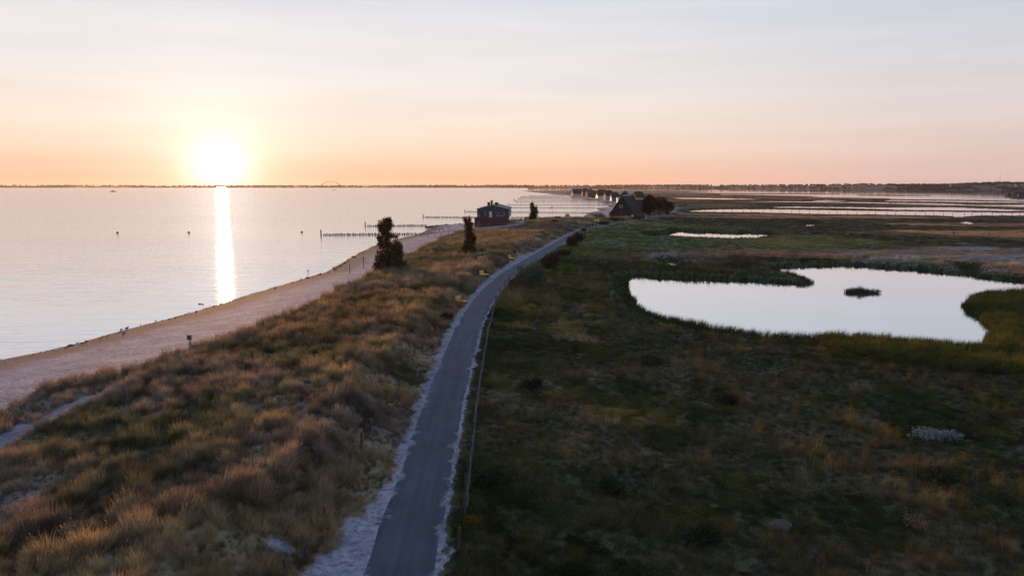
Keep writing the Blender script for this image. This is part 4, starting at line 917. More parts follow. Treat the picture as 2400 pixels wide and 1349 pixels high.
# ------------------------------------------------------------------ the beach house with terrace
def beach_house():
    zb = 1.45; xl, yl = G(1112, 532.5, zb); xr, _ = G(1187, 532.5, zb); wd = xr - xl; cx = (xl + xr) / 2
    rz = R_(-2.0); e = empty('beach_restaurant', (cx, yl, zb), 'grey two-storey house with low gabled roof and dark red terrace storey, by the beach', 'building', rz)
    KEEPOUT.append((cx, yl + 6, 9)); KEEPOUT.append((cx + 2, yl + 18, 10))
    hw = wd / 2; th = 3.35
    # lower storey of upright boards
    b = MB().box((0, 13.0, th / 2), (wd - .12, 25.9, th)); b.build('terrace_storey', M_redwood, e)
    k = 0
    for i in range(28):
        q = MB().box((-hw + .22 + i * (wd - .4) / 27, -.02 + .012 * (i % 2), th / 2 + .05), (wd / 27 * .92, .05, th - .12)).build('plank', M_redwood, e)
    MB().box((0, .1, th + .1), (wd + .1, .3, .12)).build('coping', M_wood, e)
    MB().box((-hw + 1.5, -.08, 1.35), (.9, .06, 1.5)).build('notice_board', M_grey, e)
    fr = MB(); 
    for a_, s_ in (((-hw + 1.03, -.13, 1.35), (.08, .05, 1.6)), ((-hw + 1.97, -.13, 1.35), (.08, .05, 1.6)), ((-hw + 1.5, -.13, .59), (.86, .05, .08))): fr.box(a_, s_)
    fr.build('board_frame', M_greymetal, e)
    MB().box((-.6, -.09, 1.05), (.9, .05, .12)).build('vent', M_greymetal, e)
    # upper storey, set back behind the terrace
    y0u, y1u = 2.6, 26.5; ul, ur = -hw + .75, hw + .75; uc = (ul + ur) / 2; ev = 6.35; rd = 7.75
    prof = [(ul, th - .05), (ur, th - .05), (ur, ev), (uc - .2, rd), (ul, ev)]
    MB().prism(prof, y0u, y1u).build('upper_storey', M_grey, e)
    for i in range(10):
        z_ = th + .2 + i * .29
        MB().box((uc, y0u - .03, z_), (ur - ul - .1, .05, .25)).build('board', M_grey, e)
    r = MB()
    for (xa, za, xb, zb_) in ((ul - .35, ev - .08, uc - .2, rd + .06), (uc - .2, rd + .06, ur + .35, ev - .08)):
        p = [(xa, y0u - .5, za), (xb, y0u - .5, zb_), (xb, y1u + .4, zb_), (xa, y1u + .4, za)]; q = [(a_, b_, c_ + .18) for a_, b_, c_ in p]; r.poly(q); r.poly(p[::-1])
        for i in range(4): r.quad(p[i], p[(i + 1) % 4], q[(i + 1) % 4], q[i])
    ro = r.build('roof', mat('grey_roof_sheet', (.085, .078, .08), .6, .15, 2), e)
    ed = MB()
    for (xa, za, xb, zb_) in ((ul - .37, ev + .02, uc - .2, rd + .17), (uc - .2, rd + .17, ur + .37, ev + .02)):
        l_ = math.hypot(xb - xa, zb_ - za); ed.box(((xa + xb) / 2, y0u - .53, (za + zb_) / 2), (l_, .05, .22), 0, 0, -math.atan2(zb_ - za, xb - xa))
    ed.build('roof_edge', M_greymetal, ro)
    for (u, dz, w_, h_, yy) in ((-1.65, .15, .95, 1.0, 5), (-.65, .35, .75, 1.9, 6), (.95, .1, 1.1, .9, 9)):
        MB().box((u + uc, yy, rd + dz), (w_, w_, h_ + .6)).box((u + uc, yy, rd + dz + h_ / 2 + .36), (w_ + .16, w_ + .16, .12)).build('chimney', M_redwood, ro)
    for (u, zc_, w_, h_) in ((-3.6, 4.75, 1.3, 1.9), (-2.5, 4.6, .5, 1.5), (2.2, 4.75, .7, 1.0), (4.3, 4.75, .7, 1.0)): window(e, (u + uc - .3, y0u - .09, zc_), w_, h_, 0, fr=M_grey if w_ > 1 else M_greymetal)
    d_ = MB().box((-.55 + uc - .3, y0u - .08, 4.45), (1.0, .08, 2.1)).build('door', M_white, e); MB().box((-.2 + uc - .3, y0u - .16, 4.4), (.05, .08, .18)).build('handle', M_greymetal, d_)
    for i in range(7): window(e, (ur + .02, 4.4 + i * 3.2, 4.9), 1.9, 1.8, PI / 2, fr=M_white)
    for i in range(4): window(e, (hw - .05, 5.5 + i * 5, 1.7), 1.6, 1.4, PI / 2, fr=M_wood)
    MB().tube([(hw - .1, .3, 0), (hw - .1, .3, th)], .09, 6).build('downpipe', M_greymetal, e)
    for (u, v_, s_) in ((-4.2, 1.2, .8), (.2, 1.2, 1.2), (2.4, 1.3, .8), (3.9, 1.2, 1.2)):
        wx, wy = cx + u * math.cos(rz) - v_ * math.sin(rz), yl + u * math.sin(rz) + v_ * math.cos(rz)
        lab = {-4.2: 'small table at the left end of the terrace', .2: 'white table before the terrace door', 2.4: 'small table right of the terrace door', 3.9: 'white table at the right end of the terrace'}[u]
        t = empty('terrace_table', (wx, wy, zb + th), lab, 'table', rz, 'tables on the terrace')
        MB().box((0, 0, .74), (s_, .8, .06)).build('tabletop', M_white, t); MB().tube([(0, 0, 0), (0, 0, .71)], .05, 6).box((0, 0, .02), (.5, .5, .04)).build('pedestal', M_greymetal, t)
beach_house()
# sheds on the crest behind the dune
def low_shed(label, pxa, pxb, py, h, z, m, name='low_shed'):
    xa, y = G(pxa, py, z); xb, _ = G(pxb, py, z); e = empty(name, ((xa + xb) / 2, y, z - 1), label, 'shed', 0, 'sheds on the dune crest'); w = xb - xa; KEEPOUT.append(((xa + xb) / 2, y, w * .6))
    MB().box((0, 1.5, (h + .9) / 2), (w - .5, 3, h + .9)).build('wall', m, e); MB().box((0, 1.5, h + .97), (w, 3.6, .13)).build('roof', M_dwood, e)
low_shed('long low dark shed on the dune crest by the flagpole', 1276, 1308.5, 512, .55, 2.6, M_redwood)
low_shed('short dark red shed between beach house and small poplar', 1216, 1231, 521, .75, 2.0, M_redwood)
def rock(label, px, py, z, s, group=None):
    x, y = G(px, py, z); bm = bmesh.new(); bmesh.ops.create_icosphere(bm, subdivisions=2, radius=1)
    for v_ in bm.verts: v_.co = Vector((v_.co.x * s * 1.2, v_.co.y * s, v_.co.z * s * .6)) * (1 + random.uniform(-.18, .18))
    me = bpy.data.meshes.new('rock'); bm.to_mesh(me); bm.free(); me.materials.append(M_rock); tag(link_mesh('rock', me, None, None, (x, y, z)), label, 'rock', group)
# ------------------------------------------------------------------ groynes: rows of posts running into the sea
POST = {}
def post_mesh(r, h, m, seg=7, key=None):
    k = (r, h, seg, m.name)
    if k not in POST: POST[k] = MB().tube([(0, 0, -h * .5), (0, 0, h * .5)], [r, r * .96], seg).mesh('post', m)
    return POST[k]
GROYNES = [(752.5, 551.5, 990, 549.5, 13, 'nearest groyne, long row of posts with a tall end pole ahead of the ragged poplar'), (856, 530.5, 1003, 529.5, 11, 'second groyne, its row of posts passing behind the top of the ragged poplar'),
  (992, 509.8, 1365, 511.2, 8, 'third groyne, crossing the water behind the beach house to the dark bush'), (1089.5, 496.8, 1376, 499.5, 5.5, 'fourth groyne, its end pole just left above the beach house roof'),
  (1150, 486.8, 1396, 488.0, 4, 'fifth groyne, hidden at its sea end by the beach house roof'), (1191, 480.6, 1423, 480.8, 4, 'sixth groyne, ending above the right end of the beach house roof'), (1211, 474.3, 1424, 474.6, 3.6, 'seventh groyne, passing above the flag'),
  (1205, 470, 1405, 471.3, 3.4, 'eighth groyne with the farthest out end pole of the distant ones'), (1215, 466.2, 1385, 468.8, 2.6, 'ninth groyne, below the village beach'), (1220, 462.9, 1362, 465.5, 2.6, 'tenth groyne, below the tower house'),
  (1225, 460.8, 1345, 462.6, 2.2, 'eleventh groyne, thin line below the gabled house'), (1241, 458.4, 1325, 459.6, 2, 'farthest groyne, faint line before the tip of the spit')]
for gi, (xa, ya, xb, yb, ph, lab) in enumerate(GROYNES):
    A_ = Vector((*G(xa, ya), 0)); B_ = Vector((*G(xb, yb), 0)); e = empty('groyne', A_, lab, 'groyne', 0, 'groynes along the shore')
    d = B_ - A_; n = d.length; d.normalize(); S = spx(A_.y)
    hh = ph * S; MB().tube([(0, 0, -.6), (0, 0, hh)], [.16 + .0002 * A_.y, .14 + .0002 * A_.y], 8).build('end_pole', M_wood, e)
    step = .42 if gi < 3 else .7
    k = int((n - .8) / step); me = post_mesh(.15, 1.3, M_dwood)
    if gi < 3:
        for i in range(min(k, 290)):
            p = d * (.9 + i * step + random.uniform(-.06, .06)); o = bpy.data.objects.new('post', me); COL.objects.link(o); o.parent = e
            o.location = (p.x + random.uniform(-.05, .05), p.y + random.uniform(-.05, .05), -.05 + random.uniform(-.12, .16)); o.scale = (1, 1, random.uniform(.85, 1.1))
    else:
        b = MB()
        for i in range(k):
            p = d * (.9 + i * step); b.box((p.x, p.y, -.1 + random.uniform(-.1, .1)), (.34, .34, 1.5))
        tag(b.build('posts', M_dwood, e), None, None, None, 'stuff')

# ------------------------------------------------------------------ fence along the right edge of the path
def path_at(y, off):
    i = int(np.argmin(np.abs(PATHC[:, 1] - y))); p = PATHC[i] + PNRM[i] * off; return p, i
def fence():
    px = [(1076, 1300), (1089, 1215), (1092, 1170), (1098, 1128), (1104, 1080), (1109, 1035), (1112, 1000), (1116, 962), (1121, 925), (1126, 890), (1132, 850), (1139, 810), (1146, 775), (1154, 742), (1162, 715), (1172, 694), (1183, 676), (1194, 662)]
    P = [Vector((*G(x, y, 1.35), 0)) for x, y in px]; e = empty('wooden_fence', (P[0].x, P[0].y, 1.2), 'weathered post and rail fence along the right edge of the path', 'fence')
    for i, p in enumerate(P):
        z = ground_z(p.x, p.y); p.z = z; b = random.uniform(-.05, .05)
        o = MB().tube([(0, 0, -.3), (0, 0, .6), (b, random.uniform(-.04, .04), 1.12 + random.uniform(-.08, .08))], [.075, .07, .062], 8).build('post', M_wood, e); o.location = p - e.location
    for a, b in zip(P[1:-1], P[2:]):
        q0 = a - e.location + Vector((.09, 0, .92 + random.uniform(-.06, .04))); q1 = b - e.location + Vector((.09, 0, .92 + random.uniform(-.06, .04))); m_ = (q0 + q1) / 2 - Vector((random.uniform(-.05, .05), 0, random.uniform(.02, .1)))
        MB().tube([q0, m_, q1], [.035, .04, .035], 7).build('rail', M_wood, e)
        MB().tube([q0 - Vector((0, 0, .48)), m_ - Vector((0, 0, .5)), q1 - Vector((0, 0, .48))], [.04, .045, .04], 6).build('rail', M_wood, e)
fence()
# single posts in the dune grass left of the path
for i, (x, y, lab) in enumerate([(717, 1290, 'nearest wooden post at the bare sand patch left of the path'), (668, 1344, None), (760, 1215, None), (786, 1150, None), (822, 1092, None), (848, 1048, None), (868, 1012, None), (906, 945, None), (935, 902, None), (952, 868, None), (972, 830, None), (1020, 760, None), (1019, 775, None)]):
    p = G(x, y, 1.9); z = ground_z(*p); o = MB().tube([(0, 0, -.3), (0, 0, .45), (random.uniform(-.05, .05), 0, .82)], [.06, .056, .05], 8).build('dune_post', M_wood, None, False, (p[0], p[1], z))
    tag(o, lab or 'slim grey wooden post half sunk in the dune grass left of the path', 'post', 'posts in the dune grass')
# ------------------------------------------------------------------ benches
def bench(px, py, rz, lab):
    x, y = G(px, py, 1.55); z = ground_z(x, y); e = empty('lounge_bench', (x, y, z), lab, 'bench', rz, 'yellow benches along the path'); e.scale = (.78, .78, .78)
    # lies along local x: low seat in front, tall back slabs behind, on dark feet
    for i in range(4):
        MB().box((.0, -.28 + i * .2, .46 + .03 * i), (1.75, .17, .055), 0, .10).build('seat_slat', M_bench, e)
    for i in range(4):
        MB().box((-.32, .50 + .085 * i, .62 + i * .19), (.95, .05, .175), 0, -.42).build('back_slat', M_bench, e)
    for s in (-1, 1):
        MB().box((s * .7, 0, .2), (.08, .75, .07)).box((s * .7, -.3, .2), (.08, .08, .4)).box((s * .7, .32, .22), (.08, .08, .44)).build('leg', M_dwood, e)
    for s in (-1, 1): MB().box((-.32 + s * .4, .66, .66), (.06, .05, .95), 0, -.42).build('back_brace', M_dwood, e)
    MB().box((.93, .1, .62), (.07, .6, .05)).box((.93, .35, .42), (.06, .06, .4)).build('armrest', M_dwood, e)
bench(1082, 711, R_(26), 'nearest yellow wooden lounge bench beside the path')
bench(1135, 650, R_(26), 'middle of the three yellow wooden lounge benches by the path')
bench(1199, 610, R_(22), 'farthest yellow lounge bench, beside the black bin')
def bin_(px, py, lab):
    x, y = G(px, py, 1.6); e = empty('litter_bin', (x, y, ground_z(x, y)), lab, 'bin', 0); MB().tube([(0, 0, .3), (0, 0, 1.05)], [.26, .3], 12).build('body', M_black2, e); MB().tube([(0, 0, 1.05), (0, 0, 1.12)], [.34, .2], 12).build('lid', M_black2, e)
    MB().tube([(0, .34, -.2), (0, .34, 1.15)], .05, 6).build('post', M_dwood, e)
bin_(1206, 602, 'black litter bin on a post by the farthest yellow bench')
# ------------------------------------------------------------------ things on the beach
def signpost(name, px, py, z, h, w, hh, m, lab, pole=.06, rz=0, pm=None):
    x, y = G(px, py, z); e = empty(name, (x, y, ground_z(x, y)), lab, 'sign', rz)
    MB().tube([(0, 0, -.3), (0, 0, h)], pole, 7).build('post', pm or M_wood, e)
    MB().box((0, -pole - .03, h - hh / 2 + .02), (w, .05, hh)).build('panel', m, e)
    MB().box((0, -pole - .01, h + .05), (w + .1, .09, .04)).build('panel_edge', pm or M_wood, e)
signpost('beach_sign', 446, 812, 1.2, 1.0, .42, .38, M_dwood, 'small dark signboard on a post at the foot of the beach dune')
def pole_thing(px, py, z, h, r, lab, m=M_dwood, cap=False):
    x, y = G(px, py, z); o = MB().tube([(0, 0, -.4), (0, 0, h)], [r, r * .8], 7)
    if cap: o.box((0, 0, h + .1), (r * 3, r * 3, .2)).box((0, 0, h * .78), (r * 3, r * 3, .12))
    tag(o.build('beach_pole', m, None, False, (x, y, ground_z(x, y))), lab, 'pole', 'poles standing on the beach')
pole_thing(819.5, 636, .9, 1.9, .06, 'plain thin pole on the beach left of the ragged poplar'); pole_thing(852, 622, 1.0, 1.9, .07, 'beach pole with small box on top close to the ragged poplar', M_dwood, True)
def rails(px, lab, z=1.0, h=1.15):
    P = [Vector((*G(x, y, z), 0)) for x, y in px]; e = empty('beach_railing', (P[0].x, P[0].y, z), lab, 'railing', 0, 'railings on the beach')
    for p in P:
        p.z = ground_z(p.x, p.y); o = MB().tube([(0, 0, -.3), (0, 0, h)], .075, 6).build('post', M_dwood, e); o.location = p - e.location
    for a, b in zip(P[:-1], P[1:]): MB().tube([a - e.location + Vector((0, 0, h - .05)), b - e.location + Vector((0, 0, h - .05))], .055, 6).build('rail', M_dwood, e)
rails([(987, 553), (1002, 553.5), (1019, 553.5), (1034, 553.2), (1051, 551), (1066, 548)], 'longest wooden railing across the sand below the beach house')
rails([(991, 551), (996, 548.5), (1003, 545), (1012, 543), (1020, 541.5), (1030, 540.5), (1040, 539.5)], 'wooden railing curving along the water edge below the beach house')
rails([(1006, 544), (1006.5, 540), (1036, 537), (1052, 537.5)], 'short wooden railing on the rocky point below the beach house')
for i, (x, y, s) in enumerate([(1000, 531.5, .8), (1006, 531, .7), (1012, 530.3, .9), (1018, 530.5, .6), (1024, 529.5, .9), (1031, 529, .7), (1037, 528.6, .8), (1046, 527.8, 1.1), (1055, 527.5, .7), (1067, 527, .9), (1078, 526, 1.1), (1086, 525.5, .7), (1094, 524.5, .9)]): rock('dark boulder in the row on the rocky point below the beach house', x, y, .25, s * .8, 'boulders on the rocky point')
for x, y, s, lab, g_ in [(468, 712, .35, 'left one of two dark stones in the shallows under the sun glitter', None), (475, 713, .28, 'right one of two dark stones in the shallows under the sun glitter', None), (412, 744, .35, 'lone dark stone on the waterline below the two shallow stones', None), (167, 809, .4, 'flat dark stone on the near waterline', None),
    (722, 652, .3, 'dark stone in the water before the ragged stretch of weed', None), (828, 602, .8, 'largest dark stone at the waterline left of the ragged poplar', None), (816, 611, .5, None, 1), (808, 616, .4, None, 1), (804, 620, .5, None, 1), (797, 624, .6, None, 1), (790, 628, .5, None, 1), (783, 632, .5, None, 1), (770, 638, .4, None, 1), (762, 641, .35, None, 1), (747, 644, .4, None, 1), (736, 649, .3, None, 1)]:
    rock(lab or 'small dark stone along the weedy waterline left of the ragged poplar', x, y, .02, s * .5, 'stones along the weedy waterline' if g_ else None)
# dark weed thrown up along the waterline
def wrack():
    b_v = []; pts = resample(SHORE[2:17], .22); pts = pts[RNG.random(len(pts)) < .55]; n = len(pts); off = RNG.normal(.2, .35, (n, 2)); P = pts + off; f = field(P)
    C = np.c_[P, np.maximum(f.h, .02) + RNG.uniform(.0, .07, n)]; o = link_mesh('seaweed', np_mesh('seaweed', *leaves(C, np.clip(RNG.normal(.22, .12, n), .06, .6), flat=1.2), mat('seaweed', (.05, .032, .022), .6, .3, 4))); tag(o, 'line of dark seaweed along the waterline', None, None, 'stuff')
wrack()
def gull(px, py, lab, z=.1, s=1):
    x, y = G(px, py, z); e = empty('seabird', (x, y, 0), lab, 'bird', .5, 'birds at the water edge')
    b = MB(); b.tube([(-.32 * s, 0, .12), (-.2 * s, 0, .18), (0, 0, .2), (.14 * s, 0, .24), (.2 * s, 0, .36), (.25 * s, 0, .40), (.34 * s, 0, .38)], [.01, .06, .11, .09, .05, .05, .012], 8); b.tube([(0, .04, 0), (0, .04, .14)], .012, 5); b.tube([(0, -.04, 0), (0, -.04, .14)], .012, 5)
    b.build('body', M_dwood, e, True)
gull(297, 772, 'bird standing on the near waterline', .05, .75); gull(722, 636.5, 'bird on the water off the ragged poplar', .02, .8)
def buoy(px, py, lab):
    x, y = G(px, py); e = empty('buoy', (x, y, 0), lab, 'buoy', 0, 'buoys off the beach')
    MB().tube([(0, 0, -.3), (0, 0, -.1), (0, 0, .15), (0, 0, .4), (0, 0, .52)], [.12, .34, .4, .3, .08], 12).build('float', M_orange, e, True); MB().tube([(0, 0, .5), (0, 0, .72)], .04, 6).build('ring', M_dwood, e)
buoy(275.5, 546, 'small round buoy far left, nearest the frame edge'); buoy(442.5, 545.5, 'round buoy just left of the sun glitter'); buoy(707.5, 544.5, 'round buoy to the left of the nearest groyne')
# ------------------------------------------------------------------ boats
def boat(px, py, ln, lab, rz=0, mast=0, cabin=True, hull=M_white, z=0):
    x, y = G(px, py, z); e = empty('motorboat' if not mast else 'sailing_boat', (x, y, 0), lab, 'boat', rz, 'boats on the water')
    b = MB(); st = [(-.5, .30, .9), (-.3, .36, .85), (0, .36, .9), (.25, .28, 1.0), (.42, .12, 1.15), (.5, .01, 1.25)]; n = len(st); w_ = ln * .36; V = b.v
    for q, hw, hz in st:
        for k_, (a, zz) in enumerate(((-1, 1), (-.75, .3), (0, -.25), (.75, .3), (1, 1))): V.append((q * ln, a * hw * w_, zz * hz * ln * .09))
    for i in range(n - 1):
        for k_ in range(4): b.f.append((i * 5 + k_, i * 5 + k_ + 1, (i + 1) * 5 + k_ + 1, (i + 1) * 5 + k_))
        b.f.append((i * 5, i * 5 + 4, (i + 1) * 5 + 4, (i + 1) * 5))
    b.f.append((0, 1, 2, 3, 4)); b.build('hull', hull, e)
    if cabin: MB().prism([(-.22 * ln, .075 * ln), (.18 * ln, .075 * ln), (.1 * ln, .19 * ln), (-.2 * ln, .19 * ln)], -.1 * ln * .8, .1 * ln * .8).build('cabin', hull, e)
    if mast:
        mm = MB(); mm.tube([(.05 * ln, 0, .05 * ln), (.05 * ln, 0, mast)], [.10, .06], 6); mm.tube([(.05 * ln, 0, .2 * ln), (-.35 * ln, 0, .2 * ln)], .07, 6); mm.build('mast', M_greymetal, e)
boat(265, 449.3, 18, 'dark motorboat out on the sea at far left', R_(8), hull=M_dwood); boat(783, 446, 17, 'low dark motorboat on the sea below the arched bridge', R_(-5), cabin=False, hull=M_dwood)
boat(2022, 452, 9, 'sailing boat with tall mast, left of two on the lagoon', R_(30), 16); boat(2122.5, 448, 9, 'sailing boat moored near the hill, right of two on the lagoon', R_(60), 17)
boat(2213, 449.4, 9, 'small motorboat on the lagoon right of the sailing boats', R_(10), hull=M_dwood); boat(1940, 446.8, 12, 'small motorboat on the lagoon left of the sailing boats', R_(-8), hull=M_dwood); boat(1842, 447, 8, 'tiny boat on the lagoon, farthest left of the lagoon boats', R_(40), hull=M_dwood)
# ------------------------------------------------------------------ bridge on the horizon
def bridge():
    D = 7320.; a0 = math.atan2(762 - 1200, FPX * math.cos(PITCH)); a1 = math.atan2(806 - 1200, FPX * math.cos(PITCH)); xa = D * math.tan(a0); xb = D * math.tan(a1)
    deck = H + D * (436.5 - 434.4) / FPX; top = H + D * (436.5 - 424.6) / FPX; e = empty('arch_bridge', (xa, D, 0), 'arched bridge far off on the horizon right of the sun', 'bridge'); w = xb - xa
    x_at = lambda px: D * math.tan(math.atan2(px - 1200, FPX * math.cos(PITCH))) - xa
    xl, xr = x_at(610), x_at(930); mk = M_dwood
    for s in (-1, 1):
        pts = []
        for i in range(25):
            u = i / 24; pts.append((u * w, s * (9 - 6.5 * math.sin(PI * u)), deck + (top - deck) * (1 - (2 * u - 1) ** 2)))
        MB().tube(pts, [2.6 - 1.0 * math.sin(PI * i / 24) for i in range(25)], 6).build('arch', mk, e)
    for i in range(1, 10):
        u = i / 10; zt = deck + (top - deck) * (1 - (2 * u - 1) ** 2)
        for s in (-1, 1): MB().tube([(u * w, s * (9 - 6.5 * math.sin(PI * u)), zt), (u * w - 8 * s, s * 9, deck)], .22, 4).build('hanger', mk, e)
    MB().box(((xl + xr) / 2, 0, deck - 2), (xr - xl, 21, 4)).build('deck', mk, e)
    k = 0
    while xl + k * 100 < xr:
        x = xl + k * 100; k += 1
        if -10 < x < -1 or 10 < x < w - 10: continue
        MB().box((x, 0, deck / 2 - 3), (5, 14, deck - 2)).build('pier', mk, e)
    for x in (0, w): MB().box((x, 0, deck / 2 - 3), (9, 20, deck - 2)).build('pier', mk, e)
bridge()
# ------------------------------------------------------------------ village furniture
def flag():
    x, y = G(1294.5, 514, 2.4); e = empty('flagpole', (x, y, ground_z(x, y)), 'thin flagpole with yellowish flag on the dune crest', 'flagpole'); S = spx(y)
    MB().tube([(0, 0, -.4), (0, 0, 32 * S)], [.07, .04], 7).build('pole', M_white, e)
    b = MB(); n = 7
    for i in range(n):
        u = i / (n - 1); b.v += [(-.05 - u * 5.2 * S, .12 * math.sin(u * 7), 29.5 * S - u * 7 * S), (-.05 - u * 4.2 * S, .16 * math.sin(u * 7 + .6), 26 * S - u * 6.0 * S)]
    for i in range(n - 1): b.f.append((2 * i, 2 * i + 1, 2 * i + 3, 2 * i + 2))
    b.build('flag', leafmat('flag_cloth', (.42, .22, .04), .5, 0), e)
flag()
def lamp():
    x, y = G(1503, 501, 1.5); e = empty('street_lamp', (x, y, ground_z(x, y)), 'slim pale street lamp before the thatched wing', 'street lamp'); h = 25 * spx(y)
    MB().tube([(0, 0, -.2), (0, 0, h * .5), (0, 0, h)], [.09, .07, .05], 8).build('pole', M_greymetal, e); MB().tube([(0, 0, h), (0, 0, h + .1), (0, 0, h + .45), (0, 0, h + .55)], [.08, .2, .24, .04], 8).build('lamp_head', M_greymetal, e)
lamp()
signpost('info_sign', 1482.5, 513.5, 1.5, 1.9, 1.0, 1.2, mat('pale_blue_panel', (.45, .62, .72), .5, .05), 'pale blue square sign before the village hedge', .05)
signpost('info_sign', 1513.5, 514, 1.5, 1.7, .75, 1.3, M_white, 'small white upright sign by the path, right of the pale blue one', .05)
signpost('yellow_sign', 1398, 533, 1.5, 2.9, 1.9, .42, mat('yellow_panel', (.75, .70, .20), .5, .05), 'bright yellow wide sign on a dark post at the path bend', .12, 0, M_black2)
bin_(1389, 529.5, 'black bin left of the bright yellow sign at the bend')
# white garden bench before the big thatched house
x, y = G(1455.5, 501.5, 1.5); e = empty('garden_wall', (x, y, 1.5), 'white L-shaped garden wall before the black gable', 'wall')
MB().box((0, 0, .55), (2.3, .35, 1.0)).box((1.25, 0, 1.05), (.45, .6, 2.0)).build('wall', M_white, e); MB().box((0, 0, 1.08), (2.1, .5, .07)).build('coping', M_white, e)
# posts and rails of the village path
def village_fence(px, lab):
    P = [Vector((*G(x, y, 1.45), 0)) for x, y in px]; e = empty('path_fence', (P[0].x, P[0].y, 1.4), lab, 'fence', 0, 'low fences beside the village path')
    for a, b in zip(P[:-1], P[1:]):
        n = max(1, int((b - a).length / 2.4))
        for i in range(n):
            p = a.lerp(b, i / n); p.z = 1.42; o = bpy.data.objects.new('post', post_mesh(.085, 1.5, M_dwood)); COL.objects.link(o); o.parent = e; o.location = p - e.location + Vector((0, 0, .45))
        q0 = a - e.location; q1 = b - e.location; q0.z = q1.z = 1.0; MB().tube([q0, q1], .05, 5).build('rail', M_dwood, e)
village_fence([(1369, 541), (1384, 535.5), (1396, 532.5)], 'low post fence at the last bend before the yellow sign')
village_fence([(1420, 529), (1445, 525.5), (1470, 521.5), (1488, 518)], 'low post fence along the straight village path')
for i, (x, y) in enumerate([(1490, 520.5), (1494, 520)]):
    pass
# fence posts along the big channel and in the marsh
for i in range(34):
    px = 1650 + i * 22.5; py = np.interp(px, [1650, 1770, 1900, 2100, 2235, 2300, 2400], [497, 498.3, 500.3, 503, 505, 504.2, 505.2]); x, y = G(px + random.uniform(-3, 3), py, .3)
    tag(link_mesh('marsh_post', post_mesh(.11, 2.3, M_dwood), None, None, (x, y, .7)), 'thin dark fence post at the near edge of the widest marsh channel', 'post', 'posts along the widest marsh channel')
for i, (px, py) in enumerate([(1669, 549), (1727, 550), (1670, 534), (1728, 533.5), (2235, 553), (2318, 555), (2012, 542), (1378, 614)]):
    x, y = G(px, py, .6); tag(link_mesh('marsh_post', post_mesh(.10, 2.0, M_dwood), None, None, (x, y, ground_z(x, y) + .6)), 'thin dark post standing by itself in the marsh grass', 'post', 'lone posts in the marsh')
# the reed islet in the pond
def islet():
    xa, y = G(1990, 684, .1); xb, _ = G(2070, 690, .1); cx = (xa + xb) / 2; w = (xb - xa) * 1.3; e = empty('reed_islet', (cx, y, 0), 'small oblong islet of dark reeds alone in the pond', 'islet', R_(-8)); V = []
    parts = []
    for i in range(110):
        v, f = blades(26, .4, .8, .28, .02, (.04, 0), .45, 3); th_ = RNG.uniform(0, 2 * PI); q_ = math.sqrt(RNG.random()); a = q_ * math.cos(th_); b = q_ * math.sin(th_); hs = RNG.uniform(.8, 1.6) * (.6 if .45 < a < .62 else 1) * (1.15 - .5 * q_); v = v * [1, 1, hs]; v = v + [a * w * .52, b * 1.1, .05]; parts.append((v, f))
    link_mesh('reeds', np_mesh('reeds', *join(*parts), leafmat('islet_reeds', (.10, .078, .045), .35, .4)), None, e)['kind'] = 'stuff'
    b = MB(); n = 16
    for i in range(n): a = 2 * PI * i / n; b.v.append((math.cos(a) * w * .5, math.sin(a) * 1.25, -.3))
    for i in range(n): a = 2 * PI * i / n; b.v.append((math.cos(a) * w * .45, math.sin(a) * 1.1, .14))
    for i in range(n): b.f.append((i, (i + 1) % n, n + (i + 1) % n, n + i))
    b.f.append(tuple(range(n, 2 * n))); b.build('mud_base', mat('mud', (.03, .024, .018), .8, .3, 3), e)
islet()
# concrete ring half buried in the meadow
x, y = G(1832, 1234, .8); e = empty('concrete_ring', (x, y, ground_z(x, y) - .08), 'pale round concrete well ring half hidden in the lower meadow', 'well ring')
MB().tube([(0, 0, -.1), (0, 0, .32)], [.42, .42], 16).build('rim', mat('old_concrete', (.08, .085, .08), .9, .3, 5), e)
b = MB().tube([(0, 0, .322), (0, 0, .36)], [.36, .34], 16).build('cover', mat('rusty_cover', (.07, .045, .03), .85, .3, 5), e)
# buildings on the far hill
def far_building(label, px, py, s_, w, h, d_, m, name='hill_building', roof=None, rows=0):
    X, Y, Z = far_fields(np.array([float(px)]), np.array([s_])); x, y, z = float(X[0]), float(Y[0]), float(Z[0]); z = max(z, H + y * (436.5 - py) / FPX)
    e = empty(name, (x, y, z), label, 'building', 0, 'buildings on the hill across the lagoon'); MB().box((0, 0, h / 2 - 3), (w, d_, h + 6)).build('wall', m, e); r = MB()
    if roof: r.prism([(-d_ / 2 - .6, h), (d_ / 2 + .6, h), (0, h + d_ * .4)], -w / 2 - .5, w / 2 + .5); o = r.build('roof', roof, e); o.rotation_euler = (0, 0, PI / 2)
    else: r.box((0, 0, h + .3), (w + 1, d_ + 1, .6)).build('roof', M_hill, e)
    for k in range(rows):
        n = max(2, int(w / 9))
        for i in range(n): MB().box((-w / 2 + (i + .5) * w / n, -d_ / 2 - .06, 2 + k * 3.4), (w / n * .7, .1, 1.7)).build('window', M_black2, e)
far_building('long low pale building on the wooded hill', 2228, 435.4, .5, 88, 8, 14, M_hill, rows=2); far_building('pale building stepped above the long low one on the hill', 2214, 433.2, .6, 40, 5, 12, M_hill, rows=1); far_building('right wing of the pale buildings on the hill', 2268, 435.2, .5, 34, 5, 12, M_hill, rows=1)
far_building('small white house high on the hill at far right', 2357, 436, .45, 8, 5, 8, M_cream, 'hill_house', M_dwood, 1); far_building('small white house at the foot of the hill at far right', 2381, 445.6, .04, 9, 4, 8, M_cream, 'hill_house', M_dwood, 1)
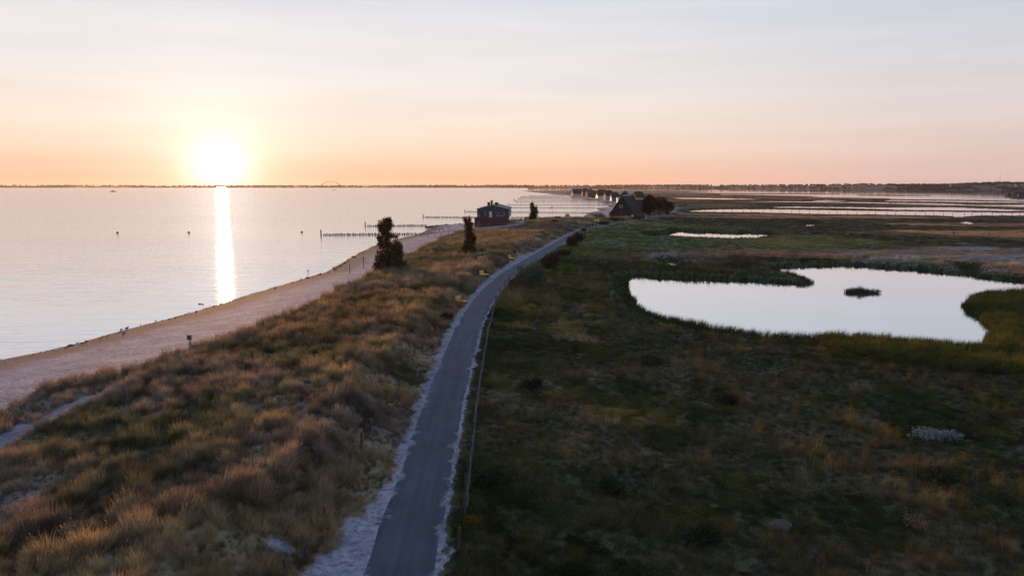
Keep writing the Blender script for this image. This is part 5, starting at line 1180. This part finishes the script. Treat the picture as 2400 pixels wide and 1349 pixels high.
far_building('long pale farm building on the far shore behind the village', 1533, 438.2, .25, 60, 8, 20, M_cream, 'farm_building', M_dwood); far_building('pale farm shed on the far shore left of the village tree tops', 1450, 438.3, .2, 44, 8, 20, M_cream, 'farm_building', M_dwood)
for px, h, lab in ((2318, 46, 'thin mast on the wooded hill at right'), (1448, 60, 'faint thin mast far behind the village')):
    X, Y, Z = far_fields(np.array([float(px)]), np.array([.9])); tag(MB().tube([(0, 0, -2), (0, 0, h)], [.8, .35], 6).build('radio_mast', M_greymetal, None, False, (float(X[0]), float(Y[0]), float(Z[0]))), lab, 'mast')
# harbour spit with boats and sheds at the right edge
for i, (px, w, h, m_, lab) in enumerate([(2362, 7, 3, M_dwood, 'low dark shed on the harbour spit, left one'), (2377, 10, 5, M_brick, 'brown shed on the harbour spit, middle one'), (2392, 12, 6, M_dwood, 'tallest dark shed on the harbour spit at the frame edge'), (2385, 6, 2.5, M_white, 'small white shed on the harbour spit')]):
    x, y = G(px, 457.6, .4); e = empty('harbour_shed', (x, y, .3), lab, 'shed', R_(10), 'sheds on the harbour spit'); MB().box((0, 0, h / 2), (w, 6, h)).build('wall', m_, e); o = MB().prism([(-3.4, h), (3.4, h), (0, h + 1.8)], -w / 2 - .3, w / 2 + .3).build('roof', M_dwood, e); o.rotation_euler = (0, 0, PI / 2)
# two parked cars on the verge left of the beach house are hidden by the dune crest in the photograph: only the grey roof of one shows
def car():
    x, y = G(1238, 521, 1.9); e = empty('parked_car', (x, y, ground_z(x, y)), 'pale car half hidden behind the dune crest beside the small poplar', 'car', R_(15)); m_ = mat('pale_car_paint', (.35, .36, .40), .7, .03, 1, spec=.2)
    pr = [(-2.1, .3), (2.1, .3), (2.15, .75), (1.35, .9), (.7, 1.42), (-1.2, 1.45), (-2.0, .95)]; MB().prism(pr, -.85, .85).build('body', m_, e)
    MB().prism([(.72, 1.36), (1.28, .92), (-1.85, .98), (-1.2, 1.38)], -.87, .87).build('windows', M_glass, e)
    for a in (-1.3, 1.3):
        for s in (-1, 1): MB().tube([(a, s * .8, .32), (a, s * .9, .32)], .32, 12).build('wheel', M_black2, e)
car()
near_grass(); reeds(); far_grass()
